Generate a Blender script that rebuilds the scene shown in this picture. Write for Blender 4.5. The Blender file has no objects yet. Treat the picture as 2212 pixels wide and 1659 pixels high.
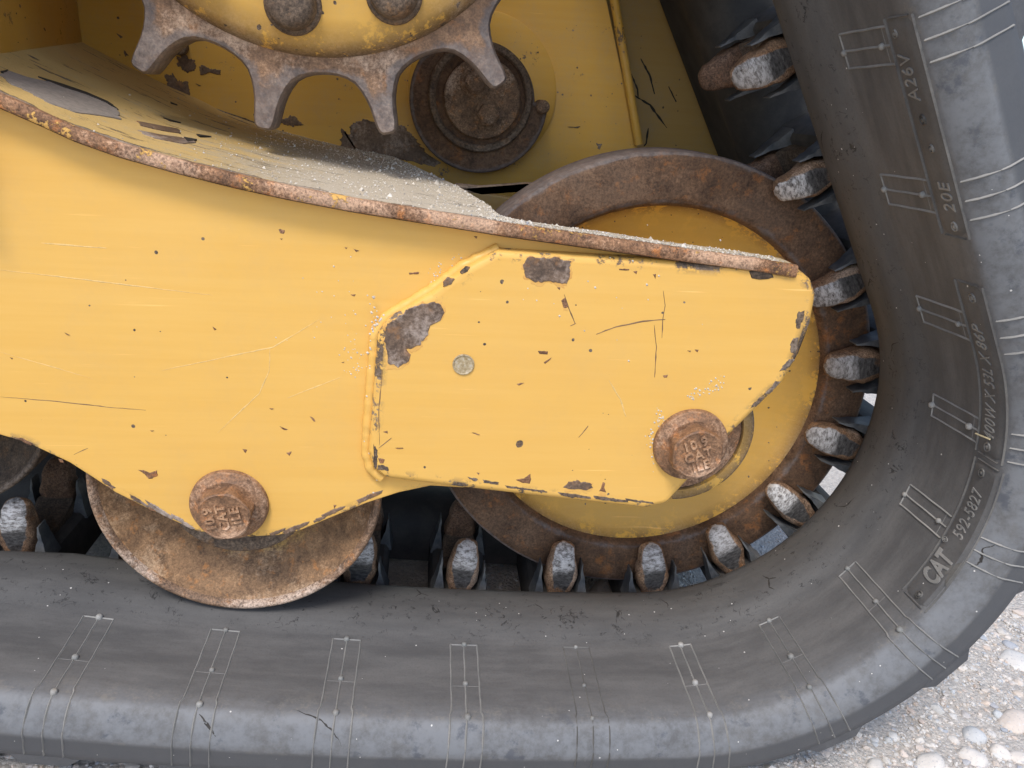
import bpy, bmesh, math, random
import numpy as np
from mathutils import Vector, Matrix, noise as mnoise
random.seed(7); np.random.seed(7)
scene = bpy.context.scene
col = scene.collection
MM = 0.001
# ------------------------------------------------------------------ camera (positions in mm, converted to metres)
CAM = (-176.19, -527.84, 212.47); YAW, PITCH, ROLL = 0.11734, 0.36510, 0.06692
FPX, PW, PH = 1625.3, 2212.0, 1659.0
def cam_axes():
    cy, sy, cp, sp, cr, sr = math.cos(YAW), math.sin(YAW), math.cos(PITCH), math.sin(PITCH), math.cos(ROLL), math.sin(ROLL)
    f = Vector((sy*cp, cy*cp, -sp)); r = Vector((cy, -sy, 0)); u = r.cross(f)
    return cr*r + sr*u, -sr*r + cr*u, f
AR, AU, AF = cam_axes()
def at(u, v, y):
    """photo pixel (2212 x 1659 grid) -> point on the plane of depth y"""
    d = AF + AR*((u-PW/2)/FPX) - AU*((v-PH/2)/FPX)
    t = (y-CAM[1])/d.y
    return Vector(CAM) + d*t
cd = bpy.data.cameras.new('camera'); cam = bpy.data.objects.new('camera', cd); col.objects.link(cam)
cd.sensor_width = 36; cd.lens = FPX/PW*36; cd.clip_start = 0.01; cd.clip_end = 500
cam.matrix_world = Matrix.Translation(Vector(CAM)*MM) @ Matrix((AR, AU, -AF)).transposed().to_4x4()
scene.camera = cam
# ------------------------------------------------------------------ light: bright overcast
w = bpy.data.worlds.new('World'); scene.world = w; w.use_nodes = True
SUN_EL, SUN_AZ = math.radians(58), math.radians(203)     # azimuth from +y, clockwise: behind the camera, a little left
sky = w.node_tree.nodes.new('ShaderNodeTexSky'); sky.sky_type = 'NISHITA'; sky.sun_disc = False
sky.sun_elevation = SUN_EL; sky.sun_rotation = SUN_AZ; sky.dust_density = 1.5; sky.air_density = 1.0; sky.ozone_density = 1.0
bg = w.node_tree.nodes['Background']; bg.inputs['Strength'].default_value = 0.15
w.node_tree.links.new(sky.outputs[0], bg.inputs[0])
sl = bpy.data.lights.new('sun', 'SUN'); sl.energy = 1.5; sl.angle = math.radians(16); sl.color = (1.0, .98, .95)
sun = bpy.data.objects.new('sun', sl); col.objects.link(sun)
sd = Vector((math.sin(SUN_AZ)*math.cos(SUN_EL), math.cos(SUN_AZ)*math.cos(SUN_EL), math.sin(SUN_EL)))
sun.rotation_euler = (-sd).to_track_quat('-Z', 'Y').to_euler()
vs = scene.view_settings; vs.view_transform = 'Standard'; vs.look = 'None'; vs.gamma = 1; vs.exposure = 0.8
scene.render.engine = 'CYCLES'; scene.cycles.max_bounces = 6; scene.cycles.diffuse_bounces = 3; scene.cycles.glossy_bounces = 2

# ------------------------------------------------------------------ material helpers
class NT:
    def __init__(s, name):
        s.m = bpy.data.materials.new(name); s.m.use_nodes = True; s.t = s.m.node_tree
        s.b = s.t.nodes['Principled BSDF']; s.co = s.t.nodes.new('ShaderNodeTexCoord').outputs['Object']
        s.b.inputs['Specular IOR Level'].default_value = .35
    def n(s, kind): return s.t.nodes.new('ShaderNode'+kind)
    def put(s, sock, v):
        if hasattr(v, 'is_output'): s.t.links.new(v, sock)
        elif isinstance(v, (tuple, list)) and len(v) == 3 and sock.type == 'RGBA': sock.default_value = (*v, 1)
        else: sock.default_value = v
    def link(s, inp, v): s.put(s.b.inputs[inp], v)
    def noise(s, scale, detail=6, rough=.6, vec=None, dist=0):
        k = s.n('TexNoise'); k.inputs['Scale'].default_value = scale; k.inputs['Detail'].default_value = detail
        k.inputs['Roughness'].default_value = rough; k.inputs['Distortion'].default_value = dist
        s.put(k.inputs['Vector'], vec or s.co); return k.outputs[0]
    def voro(s, scale, feat='F1', vec=None, out=0, rnd=1):
        k = s.n('TexVoronoi'); k.feature = feat; k.inputs['Scale'].default_value = scale; k.inputs['Randomness'].default_value = rnd
        s.put(k.inputs['Vector'], vec or s.co); return k.outputs[out]
    def map(s, scale=(1,1,1), rot=(0,0,0), loc=(0,0,0), vec=None):
        k = s.n('Mapping'); s.put(k.inputs['Vector'], vec or s.co)
        k.inputs['Scale'].default_value = scale; k.inputs['Rotation'].default_value = rot; k.inputs['Location'].default_value = loc
        return k.outputs[0]
    def ramp(s, fac, stops, interp='LINEAR'):
        k = s.n('ValToRGB'); k.color_ramp.interpolation = interp; e = k.color_ramp.elements
        while len(e) < len(stops): e.new(.5)
        for i, (p, c) in enumerate(stops):
            e[i].position = p; e[i].color = (*c, 1) if isinstance(c, (tuple, list)) else (c, c, c, 1)
        s.put(k.inputs[0], fac); return k.outputs[0]
    def mix(s, fac, a, b, mode='MIX'):
        k = s.n('Mix'); k.data_type = 'RGBA'; k.blend_type = mode; k.clamp_factor = True
        s.put(k.inputs[0], fac); s.put(k.inputs[6], a); s.put(k.inputs[7], b); return k.outputs[2]
    def math(s, op, a, b=0, c=None, clamp=False):
        k = s.n('Math'); k.operation = op; k.use_clamp = clamp; s.put(k.inputs[0], a); s.put(k.inputs[1], b)
        if c is not None: s.put(k.inputs[2], c)
        return k.outputs[0]
    def attr(s, name, out='Fac'):
        k = s.n('Attribute'); k.attribute_name = name; return k.outputs[out]
    def rnd(s):
        return s.n('ObjectInfo').outputs['Random']
    def step(s, v, lo, hi):
        k = s.n('MapRange'); k.interpolation_type = 'SMOOTHSTEP'; s.put(k.inputs[0], v)
        s.put(k.inputs[1], lo); s.put(k.inputs[2], hi); return k.outputs[0]
    def edge(s, rad, lo=.02, hi=.25):
        """0..1 where the surface lies within rad of an edge (real edge wear)"""
        k = s.n('Bevel'); k.samples = 4; k.inputs['Radius'].default_value = rad
        g = s.n('NewGeometry'); d = s.n('VectorMath'); d.operation = 'DOT_PRODUCT'
        s.t.links.new(k.outputs[0], d.inputs[0]); s.t.links.new(g.outputs['Normal'], d.inputs[1])
        return s.step(s.math('SUBTRACT', 1, d.outputs['Value']), lo, hi)
    def bump(s, h, strength=.4, dist=.0006, bevel=0):
        k = s.n('Bump'); k.inputs['Strength'].default_value = strength; k.inputs['Distance'].default_value = dist
        s.put(k.inputs['Height'], h)
        if bevel:
            bv = s.n('Bevel'); bv.samples = 6; bv.inputs['Radius'].default_value = bevel; s.t.links.new(bv.outputs[0], k.inputs['Normal'])
        s.t.links.new(k.outputs[0], s.b.inputs['Normal'])
def rust_col(g, sc=1.0, orange=.5, pale=.35, vec=None, crisp=1.0):
    a = g.noise(45*sc, 8, .65, vec, .4); b = g.noise(260*sc, 6, .7, vec); c = g.noise(16*sc, 4, .5, vec)
    v = g.math('ADD', g.math('MULTIPLY', a, .6), g.math('MULTIPLY', b, .4))
    base = g.ramp(v, [(.3, (.040, .031, .025)), (.43, (.095, .066, .046)), (.55, (.158, .110, .074)), (.68, (.255, .186, .128))])
    base = g.mix(g.math('MULTIPLY', g.step(g.noise(70*sc, 6, .7, vec), .54, .68), orange), base, (.31, .155, .058))
    base = g.mix(g.math('MULTIPLY', g.step(g.math('ADD', c, g.math('MULTIPLY', b, .35)), .66, .85), pale), base, (.34, .295, .255))
    pit = g.noise(520*sc, 3, .75, vec)
    base = g.mix(1, base, g.ramp(pit, [(.34, 1-.5*crisp), (.5, 1.0), (.66, 1+.3*crisp)]), 'MULTIPLY')
    fl = g.step(g.noise(95*sc, 7, .75, vec, .5), .53, .57)
    base = g.mix(g.math('MULTIPLY', fl, .4*crisp), base, g.mix(1, base, (.55, .5, .48), 'MULTIPLY'))
    return base, b, a
def mat_rust(name, sc=1.0, orange=.5, pale=.35, tint=None, rough=.75, steel=0, crisp=1.0):
    g = NT(name); c, fine, a = rust_col(g, sc, orange, pale, None, crisp)
    if tint: c = g.mix(1, c, tint, 'MULTIPLY')
    if steel:
        m = g.math('MULTIPLY', g.step(g.math('ADD', g.attr('edge'), g.math('MULTIPLY', g.math('SUBTRACT', g.noise(70, 5), .5), .9)), .25, .55), steel)
        c = g.mix(m, c, g.mix(g.step(g.noise(180, 5, .7), .4, .65), (.12, .112, .115), (.23, .21, .20)))
    g.link('Base Color', c); g.link('Roughness', g.ramp(fine, [(.3, rough-.15), (.7, min(1, rough+.12))]))
    g.bump(g.math('ADD', fine, g.math('MULTIPLY', a, 1.5)), .55, .0009); return g.m
def mat_paint(name, base=(.725, .42, .100), wear=.5, dust=.1, dirt=.0, speck=.5, edge_r=.004):
    g = NT(name)
    # tone variation: rolled-steel streaks along the plate and broad fading
    st = g.noise(30, 5, .6, g.map((.25, 1, 6), (0, .09, 0)))
    big = g.noise(7, 4, .5)
    c = g.mix(g.step(st, .3, .7), base, tuple(x*f for x, f in zip(base, (.97, .94, .86))))
    c = g.mix(g.math('MULTIPLY', g.step(big, .45, .75), .35), c, tuple(min(1, x*f) for x, f in zip(base, (1.03, 1.06, 1.3))))
    # hairline scuffs: paler streaks in a few directions
    sc = None
    for rot, scl in ((.1, (6, 30, 260)), (.85, (8, 30, 300)), (-.5, (7, 30, 280))):
        k = g.step(g.noise(1.5, 3, .5, g.map(scl, (0, rot, 0), (rot, 0, rot*3))), .69, .76)
        k = g.math('MULTIPLY', k, g.step(g.noise(14, 2, .5, g.map(loc=(rot*9, 2, 1))), .5, .65))
        sc = k if sc is None else g.math('MAXIMUM', sc, k)
    c = g.mix(g.math('MULTIPLY', g.step(g.noise(4.5, 5, .6, g.map((.6, 1, 2), (0, .3, 0), (3, 1, 1))), .5, .72), .3), c, tuple(x*f for x, f in zip(base, (.93, .90, .92))))
    c = g.mix(g.math('MULTIPLY', sc, .8), c, tuple(min(1, x*1.25+.05) for x in base))
    # dust
    dn = g.math('ADD', g.math('MULTIPLY', g.noise(20, 8, .7), .7), g.math('MULTIPLY', g.noise(300, 4, .7), .3))
    if dust: c = g.mix(g.math('MULTIPLY', g.step(dn, .42, .72), dust), c, (.36, .29, .20))
    rc, fine, ra = rust_col(g, 1.3, .5, .25)
    # rust specks: uneven sizes, gathered in loose clusters
    def specks(scale, amt, size, loc):
        vec = g.mix(.012, g.map((1, .4, 1), loc=loc), g.n('TexNoise').outputs[1])
        v = g.voro(scale, vec=vec); sc_ = g.n('SeparateColor'); g.t.links.new(g.voro(scale, out=1, vec=vec), sc_.inputs[0])
        lim = g.math('MULTIPLY', g.math('MULTIPLY', sc_.outputs[1], sc_.outputs[1]), size)
        on = g.math('GREATER_THAN', g.math('ADD', sc_.outputs[0], g.math('MULTIPLY', g.math('SUBTRACT', g.noise(11, 2, .5, g.map(loc=loc)), .5), .5)), 1-amt)
        return g.math('MULTIPLY', g.math('LESS_THAN', g.math('ADD', v, g.math('MULTIPLY', fine, .12)), g.math('ADD', lim, .07)), on)
    sp = specks(80, speck*.14, .2, (0, 0, 0)); sp2 = specks(260, speck*.13, .3, (3, 1, 2))
    m = g.math('MAXIMUM', sp, sp2)
    e = g.attr('edge') if edge_r else 0.0
    ew = g.math('MULTIPLY', e, g.step(g.math('ADD', g.math('MULTIPLY', g.noise(38, 6, .7), .7), g.math('MULTIPLY', fine, .3)), .62-.22*wear, .66-.2*wear))
    m = g.math('MAXIMUM', m, ew)
    if dirt: m = g.math('MAXIMUM', m, g.math('MULTIPLY', g.step(g.math('ADD', g.math('MULTIPLY', g.noise(26, 8, .72), .6), g.math('MULTIPLY', fine, .4)), .6-.1*dirt, .64-.1*dirt), 1))
    stain = g.math('MULTIPLY', g.math('MULTIPLY', e, .6), g.step(g.noise(30, 4), .45, .7))
    c = g.mix(g.math('MULTIPLY', stain, .35*wear), c, (.42, .2, .05))
    c = g.mix(m, c, rc)
    g.link('Base Color', c); g.link('Roughness', g.math('ADD', .42, g.math('MULTIPLY', m, .35)))
    h = g.math('ADD', g.math('MULTIPLY', m, -1.0), g.math('MULTIPLY', g.noise(160, 4), .12))
    g.bump(h, .4, .0005); return g.m
def mat_rubber(name, base=(.078, .075, .073), dusty=(.126, .120, .114), crack=0., rough=.62, specks=1, scuff=0):
    g = NT(name)
    if crack:
        cv = g.n('CombineXYZ'); g.put(cv.inputs[0], g.attr('bs')); g.put(cv.inputs[1], g.attr('by')); bv = cv.outputs[0]
        n1 = g.noise(1, 6, .62, g.map((7, 60, 1), vec=bv)); n2 = g.noise(1, 8, .7, g.map((26, 70, 1), loc=(3, 1, 0), vec=bv))
    else:
        n1 = g.noise(14, 6, .6); n2 = g.noise(55, 8, .7)
    n3 = g.noise(700, 3, .6)
    d = g.math('ADD', g.math('MULTIPLY', n1, .55), g.math('MULTIPLY', n2, .45))
    c = g.mix(g.step(d, .36, .66), base, dusty)
    c = g.mix(g.math('MULTIPLY', g.step(n3, .45, .75), .25), c, tuple(x*.55 for x in base))
    h = g.math('MULTIPLY', n3, .25)
    if crack:
        # short broken cracks on the flexing shoulder, held to it by the belt's own across-the-width attribute
        def tear(sc_, loc, th, lo):
            k = g.math('ABSOLUTE', g.math('SUBTRACT', g.noise(sc_, 4, .62, g.map(loc=loc), .6), .5))
            return g.math('MULTIPLY', g.math('LESS_THAN', k, th), g.step(g.noise(sc_*1.3, 3, .6, g.map(loc=(loc[0]+4, 2, 7))), lo, lo+.05))
        cr = g.math('MAXIMUM', tear(48, (0, 0, 0), .010, .57), tear(120, (5, 3, 1), .012, .56))
        cr = g.math('MULTIPLY', cr, g.attr('shoulder'))
        c = g.mix(cr, c, (.012, .011, .011)); h = g.math('SUBTRACT', h, g.math('MULTIPLY', cr, 1.4))
        # outer chamfer painted paler and bluer, sky light put into its colour
        sky_tint = g.math('MULTIPLY', g.attr('chamfer'), g.step(g.math('ADD', g.math('MULTIPLY', g.noise(35, 8, .7), .6), g.math('MULTIPLY', g.noise(200, 5, .7, g.map((1, 1, 1))), .4)), .33, .6))
        c = g.mix(g.math('MULTIPLY', sky_tint, .8), c, (.170, .174, .181))
        dk = g.math('MULTIPLY', g.attr('chamfer'), g.step(g.noise(48, 6, .7), .56, .66))
        c = g.mix(g.math('MULTIPLY', dk, .75), c, (.062, .067, .080))
        tn = g.math('MULTIPLY', g.math('SUBTRACT', 1, g.math('ABSOLUTE', g.math('SUBTRACT', g.math('MULTIPLY', g.attr('chamfer'), 2), 1.1)), clamp=True), g.step(g.math('ADD', g.math('MULTIPLY', g.noise(60, 8, .75, g.map(loc=(3, 3, 1))), .7), g.math('MULTIPLY', g.noise(500, 3, .7), .3)), .5, .62))
        c = g.mix(g.math('MULTIPLY', tn, .55), c, (.20, .18, .15))
        c = g.mix(g.math('MULTIPLY', g.attr('side'), .7), c, (.066, .068, .074))  # side wall colour darkened to stand in for its shade
        sd_ = g.math('MULTIPLY', g.attr('shoulder'), .38)
        c = g.mix(sd_, c, (.058, .055, .052))
    if specks:
        v = g.voro(420); vc = g.n('SeparateColor'); g.t.links.new(g.voro(420, out=1), vc.inputs[0])
        m = g.math('MULTIPLY', g.math('LESS_THAN', v, g.math('MULTIPLY', vc.outputs[1], .26)), g.math('GREATER_THAN', g.math('ADD', vc.outputs[0], g.math('MULTIPLY', g.math('SUBTRACT', g.noise(9, 2, .5), .5), .06)), .978))
        c = g.mix(m, c, (.55, .52, .48))
    g.link('Base Color', c); g.link('Roughness', rough); g.link('Specular IOR Level', .5)
    g.bump(h, .5, .0005); return g.m
M = {}
M['paint'] = mat_paint('yellow_paint', wear=.55, dust=.10, speck=.22)
M['paint_pad'] = mat_paint('yellow_paint_pad', wear=.5, dust=.08, speck=.25, edge_r=.0065)
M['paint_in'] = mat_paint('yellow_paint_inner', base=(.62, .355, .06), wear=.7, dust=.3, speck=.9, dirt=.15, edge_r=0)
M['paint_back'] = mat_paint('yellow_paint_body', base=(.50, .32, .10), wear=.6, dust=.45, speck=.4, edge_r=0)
M['paint_wheel'] = mat_paint('yellow_paint_wheel', base=(.74, .42, .075), wear=.8, dust=.12, speck=.9, edge_r=.009)
M['paint_disc'] = mat_paint('yellow_paint_disc', base=(.69, .40, .085), wear=.9, dust=.2, speck=1.2, edge_r=.012)
M['rust'] = mat_rust('brown_rust', 1, .5, .25)
M['rust_rim'] = mat_rust('orange_brown_rust', 1.1, .8, .2, (.88, .69, .55), .75, .5, .5)
def mat_roller():
    g = NT('roller_dish'); c, fine, a = rust_col(g, 1.7, .5, .5, None, .45); c = g.mix(1, c, (1.65, 1.35, 1.0), 'MULTIPLY')
    k = g.step(g.math('ADD', g.math('MULTIPLY', g.noise(24, 8, .7), .6), g.math('ADD', g.math('MULTIPLY', fine, .3), g.math('MULTIPLY', g.attr('edge'), .22))), .53, .68)
    c = g.mix(g.math('MULTIPLY', k, .8), c, (.50, .32, .10)); g.link('Base Color', c); g.link('Roughness', .72); g.bump(g.math('ADD', fine, a), .5, .0009); return g.m
M['rust_roller'] = mat_roller()
M['rust_pin'] = mat_rust('pin_rust', 1.6, .5, .8, (1.5, 1.35, 1.2))
M['rust_bead'] = mat_rust('roller_edge_rust', 1.6, .6, .8, (1.6, 1.4, 1.25), .6)
M['rust_bolt'] = mat_rust('bolt_rust', 1.5, .5, .6, (1.75, 1.35, 1.05), .6, 0, .6)
def mat_lip():
    g = NT('edge_rust'); c, fine, a = rust_col(g, 1.6, .85, .6); c = g.mix(1, c, (1.9, 1.42, 1.08), 'MULTIPLY')
    k = g.step(g.math('ADD', g.math('MULTIPLY', g.noise(28, 8, .75, g.map(loc=(2, 0, 0))), .75), g.math('MULTIPLY', fine, .25)), .565, .58)
    c = g.mix(k, c, (.66, .37, .10)); g.link('Base Color', c); g.link('Roughness', .75); g.bump(g.math('ADD', g.math('ADD', fine, a), k), .7, .001); return g.m
M['rust_lip'] = mat_lip(); M['rust_letter_lit'] = mat_rust('letter_rust_lit', 1.5, .4, .9, (2.4, 1.95, 1.6), .5, 0, .5)  # lighter rust on raised letters, standing in for light on their relief
M['rust_chip'] = mat_rust('chip_rust', 1.2, .5, .9, (1.1, 1.02, .98), .55, 0, .35)
M['chip_brown'] = mat_rust('chip_brown', 2.0, .7, .3, (1.5, 1.05, .75), .7)
def mat_stain():
    g = NT('rust_stain'); g.link('Base Color', g.mix(g.step(g.noise(60, 6, .7), .35, .65), (.70, .40, .105), (.60, .30, .075))); g.link('Roughness', .5); return g.m
M['stain'] = mat_stain()
M['rust_dark'] = mat_rust('dark_rust', 1.3, .3, .2, (.6, .58, .55))
M['steel'] = mat_rust('worn_steel', 1.2, .3, .85, (1.8, 1.5, 1.25), .55, .65, .5)
M['rubber'] = mat_rubber('belt_rubber', crack=1)
M['rubber_side'] = mat_rubber('tread_rubber', (.06, .06, .064), (.10, .099, .10), 0, .65, 0)
M['rubber_dark'] = mat_rubber('inner_rubber', (.034, .032, .030), (.078, .069, .059), 0, .8, 0)
M['rubber_fin'] = mat_rubber('torn_rubber', (.036, .041, .048), (.17, .167, .158), 0, .5, 0)
M['rib'] = mat_rubber('rib_rubber', (.17, .164, .152), (.29, .272, .245), 0, .7, 0)
M['rib_faint'] = mat_rubber('rib_rubber_faint', (.085, .08, .072), (.15, .14, .125), 0, .7, 0)
M['nub'] = mat_rubber('nub_rubber', (.16, .16, .15), (.36, .34, .31), 0, .7, 0)
M['plate_rubber'] = mat_rubber('plate_rubber', (.074, .071, .069), (.118, .112, .106), 0, .66, 1)
M['flash'] = mat_rubber('flash_rubber', (.075, .07, .066), (.17, .158, .14), 0, .7, 0)
def mat_lug(name, bright):
    g = NT(name); off = g.n('VectorMath'); off.operation = 'ADD'
    cx = g.n('CombineXYZ'); g.put(cx.inputs[0], g.rnd()); g.put(cx.inputs[1], g.math('MULTIPLY', g.rnd(), 3.7))
    g.t.links.new(g.co, off.inputs[0]); g.t.links.new(cx.outputs[0], off.inputs[1]); vec = off.outputs[0]
    c, fine, a = rust_col(g, 1.8, .4, .5, vec); c = g.mix(1, c, (1.55, 1.32, 1.12), 'MULTIPLY')
    A, Hh, Fr = g.attr('la'), g.attr('lh'), g.attr('lf')
    wob = g.math('MULTIPLY', g.math('SUBTRACT', g.noise(70, 5, .6, vec), .5), .55)
    wf = g.math('SUBTRACT', g.math('SUBTRACT', .98, g.math('MULTIPLY', g.math('SUBTRACT', .68, Hh, clamp=True), .75)), g.math('ADD', A, wob))
    face = g.math('MULTIPLY', g.step(wf, .08, .17), Fr)
    face = g.math('MULTIPLY', face, g.step(g.math('ADD', Hh, wob), .04, .12))
    grain = g.noise(12, 5, .75, g.map((18, 10, 40), (0, .5, 0), vec=vec))
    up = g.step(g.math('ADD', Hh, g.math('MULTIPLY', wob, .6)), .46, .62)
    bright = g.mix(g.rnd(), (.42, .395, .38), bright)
    scraped = g.mix(g.step(grain, .40, .60), g.mix(g.step(grain, .33, .42), (.06, .048, .04), (.20, .18, .165)), bright)  # bright scraped steel on the worn upper half
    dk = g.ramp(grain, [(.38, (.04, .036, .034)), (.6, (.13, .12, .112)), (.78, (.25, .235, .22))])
    c = g.mix(face, c, g.mix(up, dk, scraped))
    g.link('Base Color', c); g.link('Roughness', g.math('SUBTRACT', .75, g.math('MULTIPLY', face, .22)))
    g.link('Metallic', g.math('MULTIPLY', face, .25))
    g.bump(g.math('ADD', g.math('ADD', fine, grain), g.math('MULTIPLY', face, -.8)), .5, .0008); return g.m
M['lug'] = mat_lug('lug_steel', (.62, .59, .56))
M['lug_far'] = mat_rust('far_lug_rust', 1.5, .35, .35, (1.05, .85, .75))
def mat_ledge():
    g = NT('dusty_ledge'); base = (.56, .375, .135)
    d = g.math('ADD', g.math('MULTIPLY', g.noise(22, 8, .7, g.map((.5, 1.6, 1))), .6), g.math('MULTIPLY', g.noise(240, 5, .75), .4))
    t = g.attr('dirt')
    c = g.mix(g.step(g.math('ADD', d, g.math('MULTIPLY', t, .24)), .52, .72), base, (.42, .335, .215))
    c = g.mix(g.step(g.math('ADD', g.math('MULTIPLY', g.noise(420, 4, .8), .6), g.math('MULTIPLY', t, .34)), .48, .66), c, (.54, .465, .36))
    pk = g.noise(60, 8, .7, g.map((.28, 1.7, 1)))
    c = g.mix(g.step(g.math('SUBTRACT', pk, g.math('MULTIPLY', t, .05)), .615, .63), c, (.14, .115, .10))
    k = g.math('MULTIPLY', g.step(pk, .59, .605), g.math('SUBTRACT', 1, g.step(pk, .615, .63)))
    c = g.mix(g.math('MULTIPLY', k, .75), c, (.03, .022, .018))
    fr_ = g.math('ADD', g.attr('front'), g.math('MULTIPLY', g.math('SUBTRACT', g.noise(30, 6, .65, g.map((1, .3, .3))), .5), .9))
    bare = g.math('SUBTRACT', 1, g.step(fr_, .16, .19)); rc, fine, ra = rust_col(g, 1.6, .5, .9)
    c = g.mix(bare, c, g.mix(.35, g.mix(1, rc, (1.5, 1.4, 1.3), 'MULTIPLY'), (.40, .34, .27)))
    c = g.mix(g.math('MULTIPLY', g.math('SUBTRACT', g.step(fr_, .15, .17), g.step(fr_, .19, .22)), .7), c, (.05, .03, .02))
    g.link('Base Color', c); g.link('Roughness', .8)
    g.bump(g.math('ADD', g.noise(500, 4, .7), g.math('MULTIPLY', g.step(pk, .61, .63), -2)), .6, .0009); return g.m
M['ledge'] = mat_ledge()
def mat_simple(name, c, rough=.7):
    g = NT(name); n = g.noise(300, 5, .7); g.link('Base Color', g.mix(g.step(n, .35, .7), c, tuple(x*.72 for x in c))); g.link('Roughness', rough); g.bump(n, .4, .0005); return g.m
M['crust'] = mat_simple('pale_dried_mud', (.62, .56, .47), .9)
M['scratch'] = mat_simple('bare_scratch', (.22, .13, .07), .7)
M['scuff'] = mat_simple('pale_scuff', (.78, .52, .20), .6)
M['black_mark'] = mat_simple('black_rub_and_shade', (.035, .03, .026), .7)
M['straw'] = mat_simple('dry_straw', (.62, .52, .32), .8)
M['primer'] = mat_simple('grey_primer', (.30, .255, .215), .75)
def mat_plug():
    g = NT('plug_metal'); n = g.noise(500, 5, .7); g.link('Base Color', g.ramp(n, [(.3, (.20, .13, .05)), (.55, (.42, .33, .2)), (.75, (.5, .46, .4))])); g.link('Roughness', .5); g.bump(n, .5, .0006); return g.m
M['plug'] = mat_plug()
def mat_ground():
    g = NT('sandy_ground'); n = g.noise(45, 8, .75); f = g.noise(900, 4, .8); v = g.voro(330); vc = g.voro(330, out=1)
    c = g.ramp(g.math('ADD', g.math('MULTIPLY', n, .5), g.math('MULTIPLY', f, .5)), [(.3, (.50, .44, .38)), (.5, (.68, .61, .53)), (.7, (.78, .72, .64))])
    c = g.mix(.3, c, g.ramp(g.math('MULTIPLY', vc, 1), [(.2, (.2, .19, .19)), (.5, (.5, .42, .34)), (.8, (.62, .58, .52))]))
    g.link('Base Color', c); g.link('Roughness', .95); g.bump(g.math('SUBTRACT', g.math('ADD', f, n), v), .8, .0025); return g.m
M['ground'] = mat_ground()
def mat_pebble(name, att=True):
    g = NT(name); r = g.attr('tone') if att else g.rnd()
    c = g.ramp(r, [(0, (.36, .37, .39)), (.1, (.52, .52, .51)), (.34, (.58, .53, .47)), (.5, (.66, .60, .53)), (.66, (.58, .46, .37)), (.78, (.68, .65, .60)), (.92, (.56, .44, .34)), (1, (.42, .42, .43))])
    n = g.noise(350, 6, .75); c = g.mix(g.step(n, .55, .68), c, (.28, .28, .30)); c = g.mix(g.step(g.noise(240, 5, .7), .55, .7), c, (.66, .62, .57))
    g.link('Base Color', c); g.link('Roughness', .85); g.bump(g.noise(200, 6, .7), .5, .0015); return g.m
def mat_grit():
    g = NT('beige_grit'); g.link('Base Color', g.ramp(g.attr('tone'), [(0, (.30, .27, .24)), (.2, (.52, .45, .36)), (.7, (.62, .55, .45)), (.93, (.68, .63, .56)), (1, (.22, .23, .26))])); g.link('Roughness', .9); return g.m
M['grit'] = mat_grit(); M['pebble'] = mat_pebble('pebbles'); M['stone'] = mat_pebble('granite_stone', False)

# ------------------------------------------------------------------ mesh helpers (mm in, metres out)
def link(name, me, mat, parent=None):
    if isinstance(mat, str): mat = M[mat]
    me.materials.clear(); me.materials.append(mat)
    o = bpy.data.objects.new(name, me); col.objects.link(o)
    if parent is not None: o.parent = parent
    return o
def root_off(parent):
    if parent is None: return Vector((0, 0, 0))
    v = Vector(parent.location)
    p = parent.parent
    while p is not None: v += Vector(p.location); p = p.parent
    return v
def mk(name, V, F, mat, parent=None, smooth=35, attrs=None, raw=False):
    off = root_off(parent)
    V = np.asarray(V, float).reshape(-1, 3)*MM - np.array(off)*(0 if raw else 1)
    me = bpy.data.meshes.new(name); me.from_pydata(V.tolist(), [], F); me.update()
    bm = bmesh.new(); bm.from_mesh(me); bmesh.ops.recalc_face_normals(bm, faces=bm.faces); bm.to_mesh(me); bm.free()
    if smooth: 
        me.shade_smooth(); me.set_sharp_from_angle(angle=math.radians(smooth))
    for k, a in (attrs or {}).items():
        at_ = me.attributes.new(k, 'FLOAT', 'POINT'); at_.data.foreach_set('value', np.asarray(a, np.float32))
    return link(name, me, mat, parent)
def thing(name, label, cat, loc=(0, 0, 0), group=None, kind=None):
    o = bpy.data.objects.new(name, None); col.objects.link(o); o.empty_display_size = .02
    o.location = Vector(loc)*MM; o['label'] = label; o['category'] = cat
    if group: o['group'] = group
    if kind: o['kind'] = kind
    return o
def lathe(prof, cx, cz, seg=128, a0=0, wob=0):
    """profile of (y, R) turned about an axle along y"""
    V, F = [], []; n = len(prof)
    for i in range(seg):
        t = a0 + 2*math.pi*i/seg
        for (y, R) in prof: V.append((cx+R*math.cos(t), y, cz+R*math.sin(t)))
    for i in range(seg):
        j = (i+1) % seg
        for k in range(n-1): F.append((i*n+k, i*n+k+1, j*n+k+1, j*n+k))
    if prof[0][1] > .01 and prof[-1][1] > .01: pass
    return V, F
def fillet(pts, rad, seg=6):
    out = []; n = len(pts)
    for i in range(n):
        p0, p1, p2 = (Vector(pts[(i+k) % n]) for k in (-1, 0, 1))
        r = rad[i] if isinstance(rad, (list, tuple)) else rad
        a, b = (p0-p1), (p2-p1); la, lb = a.length, b.length
        if r < .1: out.append(tuple(p1)); continue
        a.normalize(); b.normalize(); ang = a.angle(b)
        d = min(r/math.tan(ang/2), la*.48, lb*.48)
        q0, q2 = p1+a*d, p1+b*d
        for k in range(seg+1):
            t = k/seg; out.append(tuple((1-t)**2*q0 + 2*t*(1-t)*p1 + t*t*q2))
    return out
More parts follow.
